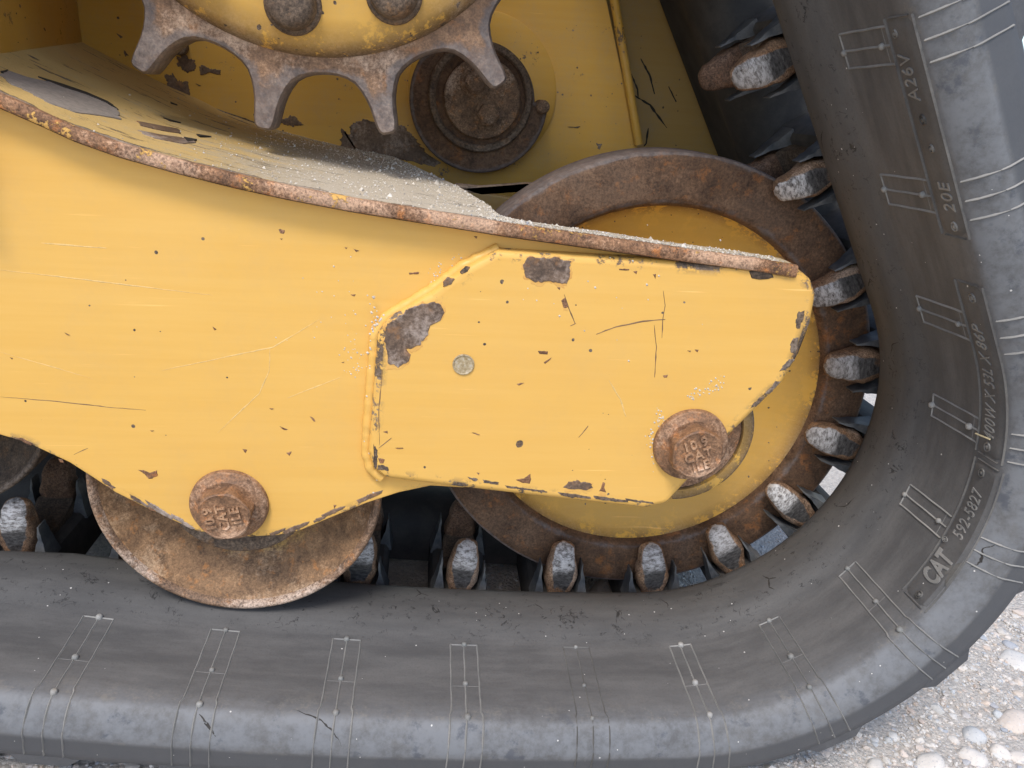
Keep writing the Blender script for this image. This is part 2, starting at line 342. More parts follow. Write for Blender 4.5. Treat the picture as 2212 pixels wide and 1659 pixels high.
def inset(pts, d):
    n = len(pts); area = sum(pts[i][0]*pts[(i+1) % n][1]-pts[(i+1) % n][0]*pts[i][1] for i in range(n)); sg = 1 if area > 0 else -1
    out = []
    for i in range(n):
        p0, p1, p2 = (Vector(pts[(i+k) % n]) for k in (-1, 0, 1))
        e1, e2 = p1-p0, p2-p1
        if e1.length < 1e-6 or e2.length < 1e-6: out.append(tuple(p1)); continue
        n1 = Vector((-e1.y, e1.x)).normalized()*sg; n2 = Vector((-e2.y, e2.x)).normalized()*sg
        m = (n1+n2); m = m/max(.35, m.length_squared/2) if m.length > 1e-6 else n1
        out.append(tuple(p1 + m*d))
    for it in range(12):            # fold-overs on tight corners collapse to a point
        bad = False
        for i in range(n):
            j = (i+1) % n; oe = Vector(pts[j])-Vector(pts[i]); ne = Vector(out[j])-Vector(out[i])
            if ne.length > 1e-5 and oe.dot(ne) < 0: m = tuple((Vector(out[i])+Vector(out[j]))/2); out[i] = out[j] = m; bad = True
        if not bad: break
    return out
def slab(name, pts, y0, y1, mat, parent, bev=2.0, smooth=30):
    """plate with outline pts (x, z) from front y0 to back y1, front edge rounded"""
    rings = [(inset(pts, bev+4.5), y0), (inset(pts, bev+.9), y0)]
    for k in range(4):
        t = k/3*math.pi/2; rings.append((inset(pts, bev*(1-math.sin(t))), y0+bev*(1-math.cos(t))))
    rings.append((pts, y1))
    n = len(pts); V, F = [], []
    for P, y in rings: V += [(x, y, z) for x, z in P]
    for r in range(len(rings)-1):
        for i in range(n): j = (i+1) % n; F.append((r*n+i, r*n+j, (r+1)*n+j, (r+1)*n+i))
    F.append(tuple(range(n))); F.append(tuple(reversed(range((len(rings)-1)*n, len(rings)*n))))
    ob = mk(name, V, F, mat, parent, 0, {'edge': [0]*n+[.45]*n+[1]*(n*(len(rings)-2))}); me = ob.data; bm = bmesh.new(); bm.from_mesh(me)
    bmesh.ops.remove_doubles(bm, verts=bm.verts, dist=2e-5); bmesh.ops.recalc_face_normals(bm, faces=bm.faces); bm.to_mesh(me); bm.free()
    me.shade_smooth(); me.set_sharp_from_angle(angle=math.radians(smooth)); return ob
def tube(path, rad, seg=8, jit=0, rs=None):
    V, F = [], []; n = len(path)
    for i, p in enumerate(path):
        p = Vector(p); d = (Vector(path[min(i+1, n-1)])-Vector(path[max(i-1, 0)])).normalized()
        u = d.cross(Vector((0, 1, 0.01))); u = u.normalized() if u.length > 1e-4 else Vector((1, 0, 0)); v = d.cross(u)
        r = rad*(1+jit*random.uniform(-1, 1))*(rs[i] if rs else 1)
        for k in range(seg): t = 2*math.pi*k/seg; V.append(p+u*math.cos(t)*r+v*math.sin(t)*r)
    for i in range(n-1):
        for k in range(seg): l = (k+1) % seg; F.append((i*seg+k, i*seg+l, (i+1)*seg+l, (i+1)*seg+k))
    F.append(tuple(range(seg))); F.append(tuple(range((n-1)*seg, n*seg)))
    return V, F
def ragged(px, y, amp, step=2.0, sc=.12):
    """pixel outline -> ragged (x, z) outline on the plane y"""
    P = [at(u, v, y) for u, v in px]; P = [(p.x, p.z) for p in P]; out = []
    cx = sum(p[0] for p in P)/len(P); cz = sum(p[1] for p in P)/len(P); n = len(P)
    for i in range(n):
        a, b = Vector(P[i]), Vector(P[(i+1) % n]); k = max(1, int((b-a).length/step))
        for j in range(k):
            q = a.lerp(b, j/k); d = (q-Vector((cx, cz)))
            L = max(d.length, .1)
            nz = mnoise.noise(Vector((q.x*sc*2, q.y*sc*2, y)))+.7*mnoise.noise(Vector((q.x*sc*5, q.y*sc*5, y+3)))+.45*mnoise.noise(Vector((q.x*sc*12, q.y*sc*12, y+6)))
            q = q + d/L*nz*min(amp, L*.6); out.append((q.x, q.y))
    return out
def patch(name, px, y, mat, parent, amp=1.2, th=.35, step=1.5):
    P = ragged(px, y, amp, step); n = len(P); I = inset(P, .5)
    V = [(x, y, z) for x, z in P] + [(x, y-th, z) for x, z in I]
    F = [(i, (i+1) % n, n+(i+1) % n, n+i) for i in range(n)] + [tuple(range(n, 2*n))]
    return mk(name, V, F, mat, parent, 0)
def stroke(name, px, y, wid, mat, parent, th=.2):
    P = [at(u, v, y) for u, v in px]; Q = []
    for i in range(len(P)-1):
        k = max(2, int((P[i+1]-P[i]).length/3))
        Q += [P[i].lerp(P[i+1], j/k) for j in range(k)]
    Q.append(P[-1]); n = len(Q); V, F = [], []
    for i, p in enumerate(Q):
        d = (Q[min(i+1, n-1)]-Q[max(i-1, 0)]); s = Vector((-d.z, 0, d.x)).normalized()
        wdt = wid/2*(.25+.75*math.sin(math.pi*min(1, max(0, (i+.3)/n))))*random.uniform(.5, 1.3)
        jx = s*random.uniform(-.12, .12)
        V += [p+s*wdt+jx, p-s*wdt+jx, p+Vector((0, -th, 0))+jx]
    for i in range(n-1):
        a, b = i*3, i*3+3; F += [(a, b, b+2, a+2), (a+1, a+2, b+2, b+1)]
    return mk(name, V, F, mat, parent, 0)

# ------------------------------------------------------------------ track path
PHI, S0, RC, KAP, PITCH_MM = 2.1010, -62.09, 209.49, 0.00039097, 86.0
S_LEFT = -450.0
SA = PHI*RC
def fr(s):
    """neutral point (x, z) and heading angle at distance s along the belt"""
    if s < S_LEFT:
        x, z, h = fr(S_LEFT); return x+(s-S_LEFT)*math.cos(h*.2), z+(s-S_LEFT)*math.sin(h*.2), h*.2
    if s < 0:
        t = s*KAP; return math.sin(t)/KAP, -RC+(1-math.cos(t))/KAP, t
    if s <= SA:
        t = s/RC; return RC*math.sin(t), -RC*math.cos(t), t
    e = s-SA; return RC*math.sin(PHI)+e*math.cos(PHI), -RC*math.cos(PHI)+e*math.sin(PHI), PHI
def P(s, y, R):
    x, z, h = fr(s); d = R-RC
    return Vector((x+math.sin(h)*d, y, z-math.cos(h)*d))
PROF = [(-4, 186), (-6, 179), (-11, 172.5), (-20, 167.5), (-32, 165.2), (-46, 164.8), (-58, 166.5), (-66, 169.5), (-73, 172), (-80, 173), (-97, 174), (-115, 175),
        (-132, 175.6), (-144, 176), (-148, 177.6), (-152, 182), (-155.5, 187.5), (-157.8, 192.5), (-158.4, 196), (-157.6, 200), (-156.6, 210), (-155.5, 216), (-152, 219)]
def Rn(y): return float(np.interp(y, [p[0] for p in reversed(PROF[:18])], [p[1] for p in reversed(PROF[:18])]))

# ------------------------------------------------------------------ ground
GS = -.045
def gz(x, y): return -229.5 + GS*(x+60)
me_v, me_f = [], []
xs = sorted(set([-20000, -4000, -1500] + list(range(-700, 1001, 20)) + [2000, 6000, 20000])); ys = sorted(set([-20000, -3000, -900]+list(range(-420, 601, 20))+[1500, 5000, 20000]))
for y in ys:
    for x in xs:
        xx = max(-1500, min(1500, x))
        h = 0 if abs(x) > 1200 or abs(y) > 800 else 3.5*mnoise.noise(Vector((x*.012, y*.012, 0)))+1.5*mnoise.noise(Vector((x*.04, y*.04, 5)))
        me_v.append((x, y, gz(xx, y)+h-1.5))
nx = len(xs)
me_f = [(j*nx+i, j*nx+i+1, (j+1)*nx+i+1, (j+1)*nx+i) for j in range(len(ys)-1) for i in range(nx-1)]
ground = mk('ground', me_v, me_f, 'ground', None, 80); ground['kind'] = 'structure'
def hgt(x, y): return gz(x, y)-1.5+3.5*mnoise.noise(Vector((x*.012, y*.012, 0)))+1.5*mnoise.noise(Vector((x*.04, y*.04, 5)))

# ------------------------------------------------------------------ rubber track
track = thing('rubber_track', 'worn black rubber track with steel drive lugs wrapped around the wheels', 'track', (0, -156, -226))
samples = [fr(s) for s in np.arange(S_LEFT-640, S_LEFT, 40)] + [fr(s) for s in np.arange(S_LEFT, SA+430, 4)]
# the run over the drive sprocket and down to the front of the machine (above the picture)
cxs, czs, rs = -256.0, 381.0, 237.0
hE = PHI
for k in range(1, 26):
    h = PHI + (math.pi*.97-PHI+.35)*k/25; samples.append((cxs+rs*math.sin(h), czs-rs*math.cos(h), h))
hT = samples[-1][2]; xT, zT, _ = samples[-1]
for k in range(1, 16): samples.append((xT+math.cos(hT)*k*50, zT+math.sin(hT)*k*50, hT))
xl, zl, hl = samples[-1]; xf, zf, hf = samples[0]
for k in range(1, 24):       # closes round the front idler
    t = k/24; h = hT + (2*math.pi+hf-hT)*t
    cxm, czm = (xl+xf)/2, (zl+zf)/2; ra = math.hypot(xl-xf, zl-zf)/2
    a = math.atan2(zl-czm, xl-cxm) + math.pi*t
    samples.append((cxm+ra*math.cos(a), czm+ra*math.sin(a), h))
def belt_part(prof, name, mat, closed=True):
    V, F, sh, ch, sdw, bs, by = [], [], [], [], [], [], []; n = len(prof); m = len(samples); cum = 0; lp = None
    for (x, z, h) in samples:
        cum += math.hypot(x-lp[0], z-lp[1])*MM if lp else 0; lp = (x, z)
        for (y, R) in prof:
            bs.append(cum); by.append(y*MM)
            d = R-RC; V.append((x+math.sin(h)*d, y, z-math.cos(h)*d))
            sh.append(max(0, min(1, (y+78)/14)) if -78 < y < -3 else 0); ch.append(1 if -160 < y < -147 and 177 < R < 197 else (.15 if y < -147 else (.55 if y < -140 else (.2 if y < -130 else 0)))); sdw.append(1 if y < -150 and R > 198 else 0)
    for i in range(m):
        j = (i+1) % m
        for k in range(n): l = (k+1) % n; F.append((i*n+k, i*n+l, j*n+l, j*n+k))
    return mk(name, V, F, mat, track, 50, {'shoulder': sh, 'chamfer': ch, 'side': sdw, 'bs': bs, 'by': by})
near_prof = PROF + [(-60, 219), (-4, 219)]
belt_part(near_prof, 'belt', 'rubber')
far_prof = [(97-(-4-y)*-1 if False else 92+(-4-y), R) for (y, R) in PROF] + [(148, 217), (92, 217)]
belt_part(far_prof, 'belt', 'rubber_dark')
def frame_mat(s, y, R):
    x, z, h = fr(s); p = P(s, y, R)
    X = Vector((math.cos(h), 0, math.sin(h))); Z = Vector((-math.sin(h), 0, math.cos(h)))
    m = Matrix((X, Vector((0, 1, 0)), Z)).transposed().to_4x4(); m.translation = p*MM - root_off(track)
    return m
# steel lug: rounded tooth, local a along belt, y depth, h inward
def lug_mesh(name, seed, mat):
    rg = random.Random(seed); lv = [(-10, 11.5, -1), (0, 12.5, -2.5), (8, 15.0, -3.5), (15, 16.2, -4), (20, 15.6, -4.8), (26, 13.8, -5), (32, 12.9, -3.6), (37, 11.6, -1), (41, 10.0, 2.2), (43.4, 7.0, 5), (44.3, 3, 7.5)]
    V, F, A, Hh, Fr = [], [], [], [], []; seg = 28
    lv = [(h, wd*rg.uniform(.93, 1.07), f+rg.uniform(-.7, .7)) for h, wd, f in lv]; skew = rg.uniform(-.06, .06)
    for (h, wd, f) in lv:
        yb = 17 if h < 36 else 17-(h-36)*.8; cy = (f+yb)/2; ry = (yb-f)/2
        for k in range(seg):
            t = 2*math.pi*k/seg; c, s_ = math.cos(t), math.sin(t); e = .55
            a = math.copysign(abs(c)**e, c)*wd*.87; y = cy+math.copysign(abs(s_)**.7, s_)*ry
            nz = (1.5 if h < 24 else .8)*mnoise.noise(Vector((a*.2, h*.2, seed*7+y*.1)))
            jag = rg.uniform(-.8, .8) if 2 < h < 22 and abs(c) > .55 else 0
            V.append((a+nz*.8+skew*h+math.copysign(jag, c), y+nz*.5, h+nz*.5)); A.append(abs(a)/(wd*.87)); Hh.append(max(0, h/44)); Fr.append(1 if s_ < .35 else 0)
    n = len(lv)
    for i in range(n-1):
        for k in range(seg): l = (k+1) % seg; F.append((i*seg+k, i*seg+l, (i+1)*seg+l, (i+1)*seg+k))
    F.append(tuple(range((n-1)*seg, n*seg)))
    o = mk(name, V, F, mat, None, 60, {'la': A, 'lh': Hh, 'lf': Fr}); return o
def fin_mesh(seed, side):
    """torn rubber cheek beside a lug: thin leaf tapering to a ragged tip"""
    rg = random.Random(seed*10+side); tip = rg.uniform(22, 35); lean = rg.uniform(-2.0, 3.0); n = 9
    V, F = [], []
    for i in range(n):
        t = i/(n-1); h = -6+(tip+6)*t
        inner = 13+4.2*min(1, t*1.6)+lean*t*t; outer = max(inner+.9, 25-1.5*t-(25-1.5-17.5-lean)*t**.9+rg.uniform(-.5, .5))
        inner += rg.uniform(-.5, .5)*t; f = -5+4*t+rg.uniform(-.6, .6); b = 15-5*t
        for a, y in ((inner, f), (outer, f+.5), (outer+.6*(1-t), b), (inner, b)): V.append((side*a, y, h))
    for i in range(n-1):
        for k in range(4): l = (k+1) % 4; F.append((i*4+k, i*4+l, i*4+4+l, i*4+4+k))
    F.append(tuple(range(n*4-4, n*4)))
    return mk('rubber_fin', V, F, 'rubber_fin', None, 40)
def block_mesh():
    V, F = [], []
    lv = [(-36, 24.5), (-12, 24.5), (-4, 22.5), (-1, 19)]
    for h, a in lv:
        for sa, y in ((-1, -5), (1, -5), (1, 93), (-1, 93)): V.append((sa*a, y, h))
    for i in range(len(lv)-1):
        for k in range(4): l = (k+1) % 4; F.append((i*4+k, i*4+l, i*4+4+l, i*4+4+k))
    F.append((12, 13, 14, 15)); F.append((0, 1, 2, 3))
    return mk('cross_link', V, F, 'rubber_dark', None, 30)
def saddle_mesh():
    V, F = [], []; n = 13
    for i in range(n):
        y = 13+(65-13)*i/(n-1); t = (i/(n-1)-.5)*2; h = 3+8*t*t
        for a, dh in ((-15, -8), (-14, 0), (-9, 2), (9, 2), (14, 0), (15, -8)): V.append((a, y, h+dh))
    for i in range(n-1):
        for k in range(5): F.append((i*6+k, i*6+k+1, i*6+7+k, i*6+6+k))
    return mk('link_saddle', V, F, 'rust_dark', None, 40)
lugs = [lug_mesh('drive_lug', k, 'lug') for k in range(5)]; farl = [lug_mesh('drive_lug', k+5, 'lug_far') for k in range(2)]
fins = [[fin_mesh(k, -1), fin_mesh(k, 1)] for k in range(4)]; block = block_mesh(); saddle = saddle_mesh()
protos = lugs+farl+[block, saddle]+[f for p in fins for f in p]
def put(proto, mtx, parent, name=None):
    o = proto.copy(); col.objects.link(o); o.name = name or proto.name; o.parent = parent; o.matrix_basis = mtx
    return o
rl = random.Random(3)
for k in range(-5, 13):
    s = S0+86*k
    if s > SA+420: break
    put(block, frame_mat(s, 0, 181), track); put(saddle, frame_mat(s, 0, 181), track)
    m = frame_mat(s, 0, 181) @ Matrix.Rotation(rl.uniform(-.05, .05), 4, 'Y')
    m = m @ Matrix.Diagonal((rl.uniform(.88, 1.02), 1, rl.uniform(.93, 1.03), 1)); L = put(lugs[(k*2) % 5], m, track); fp = fins[(k*3+1) % 4]
    for f in fp: put(f, Matrix.Identity(4), L)
    L = put(farl[k % 2], frame_mat(s, 66, 181), track)
    for f in fins[(k+2) % 4]: put(f, Matrix.Identity(4), L)
for o in protos:
    bpy.data.objects.remove(o)
# tread bars on the outside
def tread(s):
    V, F = [], []; hs = 13
    pr = [(-156, 211), (-155, 223), (-146, 228), (180, 228), (244, 226), (246, 208)]
    for ds, dr in ((-hs-9, 0), (-hs, 1), (hs, 1), (hs+9, 0)):
        for (y, R) in pr: V.append(P(s+ds, y, R if dr or R < 212 else 215))
    for i in range(3):
        for k in range(5): F.append((i*6+k, i*6+k+1, i*6+7+k, i*6+6+k))
    mk('tread_bar', V, F, 'rubber_side', track, 25)
for k in range(-5, 10): tread(S0+86*k)
# moulded marks: three fine ridges with cross ridges, and vent nubs
def ridge(V, F, pts, wid=.75, hgt=.7):
    """pts of (s, y) on the flap surface"""
    b0 = len(V); n = len(pts)
    for i, (s, y) in enumerate(pts):
        R = Rn(y) if y > -157.4 else 193+(-157.4-y)
        s0_, y0_ = pts[max(i-1, 0)]; s1_, y1_ = pts[min(i+1, n-1)]; ds, dy = s1_-s0_, y1_-y0_; L = math.hypot(ds, dy) or 1
        ns, ny = -dy/L*wid, ds/L*wid
        yy = max(y, -157.4)
        V += [P(s+ns, yy+ny, R+.15), P(s, yy, R-hgt) + (Vector((0, -.7, 0)) if y < -150 else Vector((0, 0, 0))), P(s-ns, yy-ny, R+.15)]
    for i in range(n-1):
        a, b = b0+i*3, b0+i*3+3; F += [(a, a+1, b+1, b), (a+1, a+2, b+2, b+1)]
def nub(s, y, r, parent, mat='nub'):
    c = P(s, y, Rn(y)); x, z, h = fr(s); V, F = [], []; n = Vector((-math.sin(h), 0, math.cos(h))); t = Vector((math.cos(h), 0, math.sin(h)))
    for i, (q, e) in enumerate(((1, -.3), (1, .5), (.8, .95), (.35, 1.15))):
        for k in range(10): a = 2*math.pi*k/10; V.append(c+t*math.cos(a)*r*q+Vector((0, 1, 0))*math.sin(a)*r*q+n*r*e)
    for i in range(3):
        for k in range(10): l = (k+1) % 10; F.append((i*10+k, i*10+l, i*10+10+l, i*10+10+k))
    F.append(tuple(range(30, 40))); return mk('vent_nub', V, F, mat, parent, 60)
rm = random.Random(11)
for k in range(13):
    s = S0+86*(k-4); V, F, V2, F2 = [], [], [], []; faint = (k == 4)
    under = k >= 8          # name plates interrupt these marks
    jig = rm.uniform(-1, 1)
    for o_ in (-10, 0, 10):
        segs = [(-78, -158)] if not under else [(-78, -122), (-147.5, -158)]
        for (ya, yb) in segs:
            m_ = max(3, int((ya-yb)/3)); pts = []
            for i in range(m_+1):
                y = ya+(yb-ya)*i/m_; pts.append((s+o_*(1.0 if y > -140 else 1.12)+jig*.3+.10*math.sin(y*.3+o_), y))
            tv, tf = (V2, F2) if ya < -140 else (V, F)
            ridge(tv, tf, pts, .85 if not faint else .6, 1.0 if not faint else .4)
        if True:   # down the side wall
            for i in range(1):
                tv, tf = (V2, F2) if under else (V, F); b0 = len(tv); q = [(192, -157.5), (196, -158.4), (203, -157.3), (214, -155.9)]
                for (R, y) in q: tv += [P(s+o_*1.12-.6, y, R), P(s+o_*1.12, y-.9, R), P(s+o_*1.12+.6, y, R)]
                for j in range(3): a, b = b0+j*3, b0+j*3+3; tf += [(a, a+1, b+1, b), (a+1, a+2, b+2, b+1)]
    if under:
        mk('mould_mark', V2, F2, 'rib', track, 60)
    ridge(V, F, [(s-10, -78), (s-5, -78), (s, -78), (s+5, -78), (s+10, -78)], .6, .6)
    ridge(V, F, [(s-10, -117), (s-5, -117), (s, -117), (s+5, -117), (s+10, -117)], .3, .12)
    mr = mk('mould_mark', V, F, 'rib' if not faint else 'rib_faint', track, 60)
    for y in ((-78, -115, -144) if not under else (-78, -114)): nub(s+rm.uniform(-.6, .6), y, rm.uniform(1.7, 2.3) if not faint else 1.4, mr, 'nub' if rm.random() < .7 else 'rib')
def cut(pts, wid):
    Q = []
    for (a, b), (c, d) in zip(pts[:-1], pts[1:]):
        k = max(2, int(math.hypot(c-a, d-b)/1.5)); Q += [(a+(c-a)*j/k+rm.uniform(-.35, .35), b+(d-b)*j/k+rm.uniform(-.35, .35)) for j in range(k)]
    Q.append(pts[-1]); V, F = [], []; n_ = len(Q)
    for i, (s, y) in enumerate(Q):
        (a, b), (c, d) = Q[max(i-1, 0)], Q[min(i+1, n_-1)]; L = math.hypot(c-a, d-b) or 1
        w_ = wid*math.sin(math.pi*(i+.4)/n_)*rm.uniform(.5, 1.2); ns, ny = -(d-b)/L*w_, (c-a)/L*w_
        V += [P(s+ns, y+ny, Rn(y+ny)-.12), P(s-ns, y-ny, Rn(y-ny)-.12)]
    F = [(2*i, 2*i+1, 2*i+3, 2*i+2) for i in range(n_-1)]
    mk('cut', V, F, 'black_mark', track, 0)
for pts, wd in (([(268, -150), (276, -152), (286, -150), (292, -153)], .55), ([(-318, -149), (-312, -153), (-306, -156)], .6), ([(-262, -143), (-244, -148), (-232, -154), (-228, -157)], .5), ([(128, -40), (131, -47), (127, -54), (130, -58)], .9), ([(131, -47), (138, -49)], .5),
        ([(-186, -20), (-182, -28), (-186, -34)], .7), ([(-182, -28), (-176, -31)], .5), ([(-350, -22), (-345, -30), (-349, -37)], .7), ([(-338, -24), (-341, -31)], .5), ([(20, -30), (26, -38), (24, -43)], .6), ([(460, -30), (470, -38), (468, -44)], .6), ([(560, -26), (572, -30), (580, -38)], .7), ([(400, -40), (412, -44), (418, -52)], .6), ([(-90, -36), (-84, -44)], .5), ([(230, -34), (238, -42), (250, -44)], .6)):
    cut(pts, wd)
# raised name plates with lettering
def plate(s0_, s1_, ya, yb, name='name_plate', hgt=.9, rr=5):
    ns, ny = max(8, int((s1_-s0_)/4)), 6; V, F = [], []
    for i in range(ns+1):
        s = s0_+(s1_-s0_)*i/ns; e = min(i, ns-i)*(s1_-s0_)/ns; ins = max(0, rr-math.sqrt(max(0, rr*rr-max(0, rr-e)**2))) if e < rr else 0
        for j in range(ny+1):
            a, b = ya-ins, yb+ins; y = a+(b-a)*j/ny
            edge = (i in (0, ns)) or (j in (0, ny)); V.append(P(s, y, Rn(y)+(.4 if edge else -hgt)))
    for i in range(ns):
        for j in range(ny): a = i*(ny+1)+j; F.append((a, a+1, a+ny+2, a+ny+1))
    pl = mk(name, V, F, 'plate_rubber', track, 25)
    # outline flash
    V, F = [], []; n = int((s1_-s0_)/4); out = [(s0_+(s1_-s0_)*i/n+mnoise.noise(Vector((i*.7, ya, 0)))*.4, yb+.2) for i in range(n+1)]
    ridge(V, F, [(s, y) for s, y in out], .4, 1.1); ridge(V, F, [(s, ya-.2) for s, y in out], .4, 1.1)
    for se in (s0_, s1_): ridge(V, F, [(se, ya-rr*.6+(yb-ya+rr*1.2)*j/6) for j in range(7)], .45, 1.1)
    mk('flash_line', V, F, 'flash', pl, 60); return pl
def text_mesh(txt, size, shear=0, bold=0, ext=.5):
    cu = bpy.data.curves.new('t', 'FONT'); cu.body = txt; cu.size = size; cu.shear = shear; cu.offset = bold; cu.extrude = ext; cu.align_x = 'CENTER'; cu.align_y = 'CENTER'; cu.resolution_u = 4; cu.space_character = 1.12
    ob = bpy.data.objects.new('t', cu); col.objects.link(ob); dg = bpy.context.evaluated_depsgraph_get(); dg.update()
    me = bpy.data.meshes.new_from_object(ob.evaluated_get(dg)); V = [tuple(v.co) for v in me.vertices]; F = [tuple(p.vertices) for p in me.polygons]
    bpy.data.objects.remove(ob); bpy.data.curves.remove(cu); bpy.data.meshes.remove(me); return V, F
def belt_text(txt, sc, yc, length, height, parent, hgt=1.0, mat='rib', bold=0, italic=.0):
    V, F = text_mesh(txt, 10, italic, bold)
    xs_ = [v[0] for v in V]; ys_ = [v[1] for v in V]; x0, x1, y0, y1 = min(xs_), max(xs_), min(ys_), max(ys_)
    W = [P(sc+(v[0]-(x0+x1)/2)/(x1-x0)*length, yc+(v[1]-(y0+y1)/2)/(y1-y0)*height, Rn(yc+(v[1]-(y0+y1)/2)/(y1-y0)*height)-hgt-.45*v[2]/.5) for v in V]
    return mk('lettering', W, F, mat, parent, 0)
def eyelet(s, y, r, parent):
    x, z, h = fr(s); c = P(s, y, Rn(y)-1.0); n = Vector((-math.sin(h), 0, math.cos(h))); t = Vector((math.cos(h), 0, math.sin(h))); V, F = [], []
    for (q, e) in ((1.25, -.3), (1.15, .5), (.95, .6), (.8, -.2), (.62, -.1), (.5, .55), (.15, .8)):
        for k in range(14): a = 2*math.pi*k/14; V.append(c+t*math.cos(a)*r*q+Vector((0, 1, 0))*math.sin(a)*r*q*.8+n*e*1.2)
    for i in range(6):
        for k in range(14): l = (k+1) % 14; F.append((i*14+k, i*14+l, i*14+14+l, i*14+14+k))
    F.append(tuple(range(84, 98))); return mk('pin_boss', V, F, M['pinm'], parent, 50)
M['pinm'] = mat_rubber('pin_rubber', (.03, .028, .026), (.30, .28, .25), 0, .45, 0)
pA = plate(517, 640, -122, -145); belt_text('A26V', 609, -131, 25, 9, pA, italic=0); belt_text('20E', 542, -136, 17, 9, pA)
for s, y in ((632, -129), (586, -133), (570, -134), (524, -136)): eyelet(s, y, 2.6 if s in (586, 524) else 2.0, pA)
pB = plate(352, 487, -122, -145); belt_text('400W X 53L X 86P', 413, -132, 92, 8.5, pB, italic=.15)
for s, y in ((478, -135), (360, -132)): eyelet(s, y, 2.8, pB)
pC = plate(219, 347, -123, -147); belt_text('592-5827', 303, -133.5, 42, 9, pC); belt_text('\u00ae', 274, -126.5, 4.5, 4.5, pC)
belt_text('CAT', 253, -134, 27, 15, pC, 1.3, 'rib', .3)
def logo_triangle():
    V, F = [], []
    for s, y in ((246, -146), (268, -146), (257, -137.5)): V.append(P(s, y, Rn(y)-1.2))
    V += [P(s, y, Rn(y)-.4) for s, y in ((245, -146.5), (269, -146.5), (257, -136.5))]
    F = [(0, 1, 2), (0, 1, 4, 3), (1, 2, 5, 4), (2, 0, 3, 5)]; mk('emblem_triangle', V, F, 'rib_faint', pC, 0)
logo_triangle()
for s, y in ((226, -136), (338, -132)): eyelet(s, y, 2.6, pC)
# a dry straw lying on the size plate
sp_ = [P(366+.5*i, -122-2.6*i, Rn(-128)-2.2) for i in range(6)]
V, F = tube(sp_, .55, 6, .1); o = mk('straw', V, F, 'straw'); o['label'] = 'short pale straw stuck across the raised size lettering'; o['category'] = 'straw'

# ------------------------------------------------------------------ idler wheel
idler = thing('idler_wheel', 'large yellow dished idler wheel with wide rusty rim behind the end plate', 'wheel', (0, 40, -183))
V, F = lathe([(60, 150), (60, 181), (57, 183.2), (23, 183.2), (20, 182.2), (19, 180), (18.8, 176), (18.6, 165), (19, 151), (20, 147.5), (23, 145), (30, 143), (40, 142)], 0, 0, 180); mk('rim', V, F, 'rust_rim', idler, 40, {'edge': [0, .4, .8, .9, .85, .3, 0, 0, .15, .45, .2, 0, 0]*180})
V, F = lathe([(26, 145), (30, 142), (35, 136), (43, 118), (49, 96), (48, 80), (34, 66), (-10, 57), (-40, 53.5), (-58, 52.5), (-62, 51.5)], 0, 0, 128); mk('dish', V, F, 'paint_wheel', idler, 60, {'edge': [.9, .5, .12, 0, 0, 0, 0, 0, 0, .5, 1]*128})
V, F = lathe([(-60, 52.3), (-65, 51.5), (-66.5, 49.5), (-66.5, 43.5), (-64, 42.5)], 0, 0, 96); mk('hub_ring', V, F, 'paint_disc', idler, 40, {'edge': [1, 1, .8, .5, 1]*96})
V, F = lathe([(-63, 43.2), (-64.8, 42), (-64.8, 36), (-66.5, 35), (-66.5, 18), (-66.5, .05)], 0, 0, 96); mk('hub', V, F, 'rust_bolt', idler, 25)
for q in ([(1560, 1062), (1600, 1045), (1640, 1040), (1632, 1075), (1598, 1088), (1570, 1080)], [(1505, 1128), (1540, 1118), (1555, 1128), (1520, 1140)], [(1570, 1100), (1600, 1092), (1590, 1112)]):
    patch('grey_scuff', q, 37.5, 'primer', idler, 1.5, .35, 1.2)
# ------------------------------------------------------------------ track rollers
def roller(name, label, cx, cz, dy, R=97, mat=('rust_roller', 'rust_bead')):
    r = thing(name, label, 'wheel', (cx, -50+dy, cz-R), group='track rollers'); k = R/97
    V, F = lathe([(y+dy, q*k) for y, q in [(-20, 90), (-20, 95.5), (-30, 96.4), (-58, 97), (-62, 96.8), (-64.6, 95.6), (-65, 93.6), (-63.5, 92), (-60.5, 90.8)]], cx, cz, 144); mk('rim', V, F, mat[1], r, 60)
    V, F = lathe([(y+dy, q*k) for y, q in [(-61.2, 91.4), (-57.5, 88.5), (-50, 81), (-42, 71), (-37, 62), (-38, 55), (-45, 51.5)]], cx, cz, 128); mk('dish', V, F, mat[0], r, 60, {'edge': [0, 0, 0, .2, .6, 1, 1]*128})
    V, F = lathe([(y+dy, q*k) for y, q in [(-45, 52), (-56, 50.5), (-60, 50), (-62, 48), (-62, 41), (-60, 39), (-60, .05)]], cx, cz, 96); mk('hub', V, F, 'rust', r, 30)
    return r
roller('track_roller', 'rusty dished track roller under the big flange bolt, resting on the belt', -304, -49, 0)
pr = at(-185, 860, -5)
roller('track_roller', 'brown roller edge peeking past the frame above the dark lugs', pr.x, pr.z, 60, 88, ('rust_dark', 'rust'))
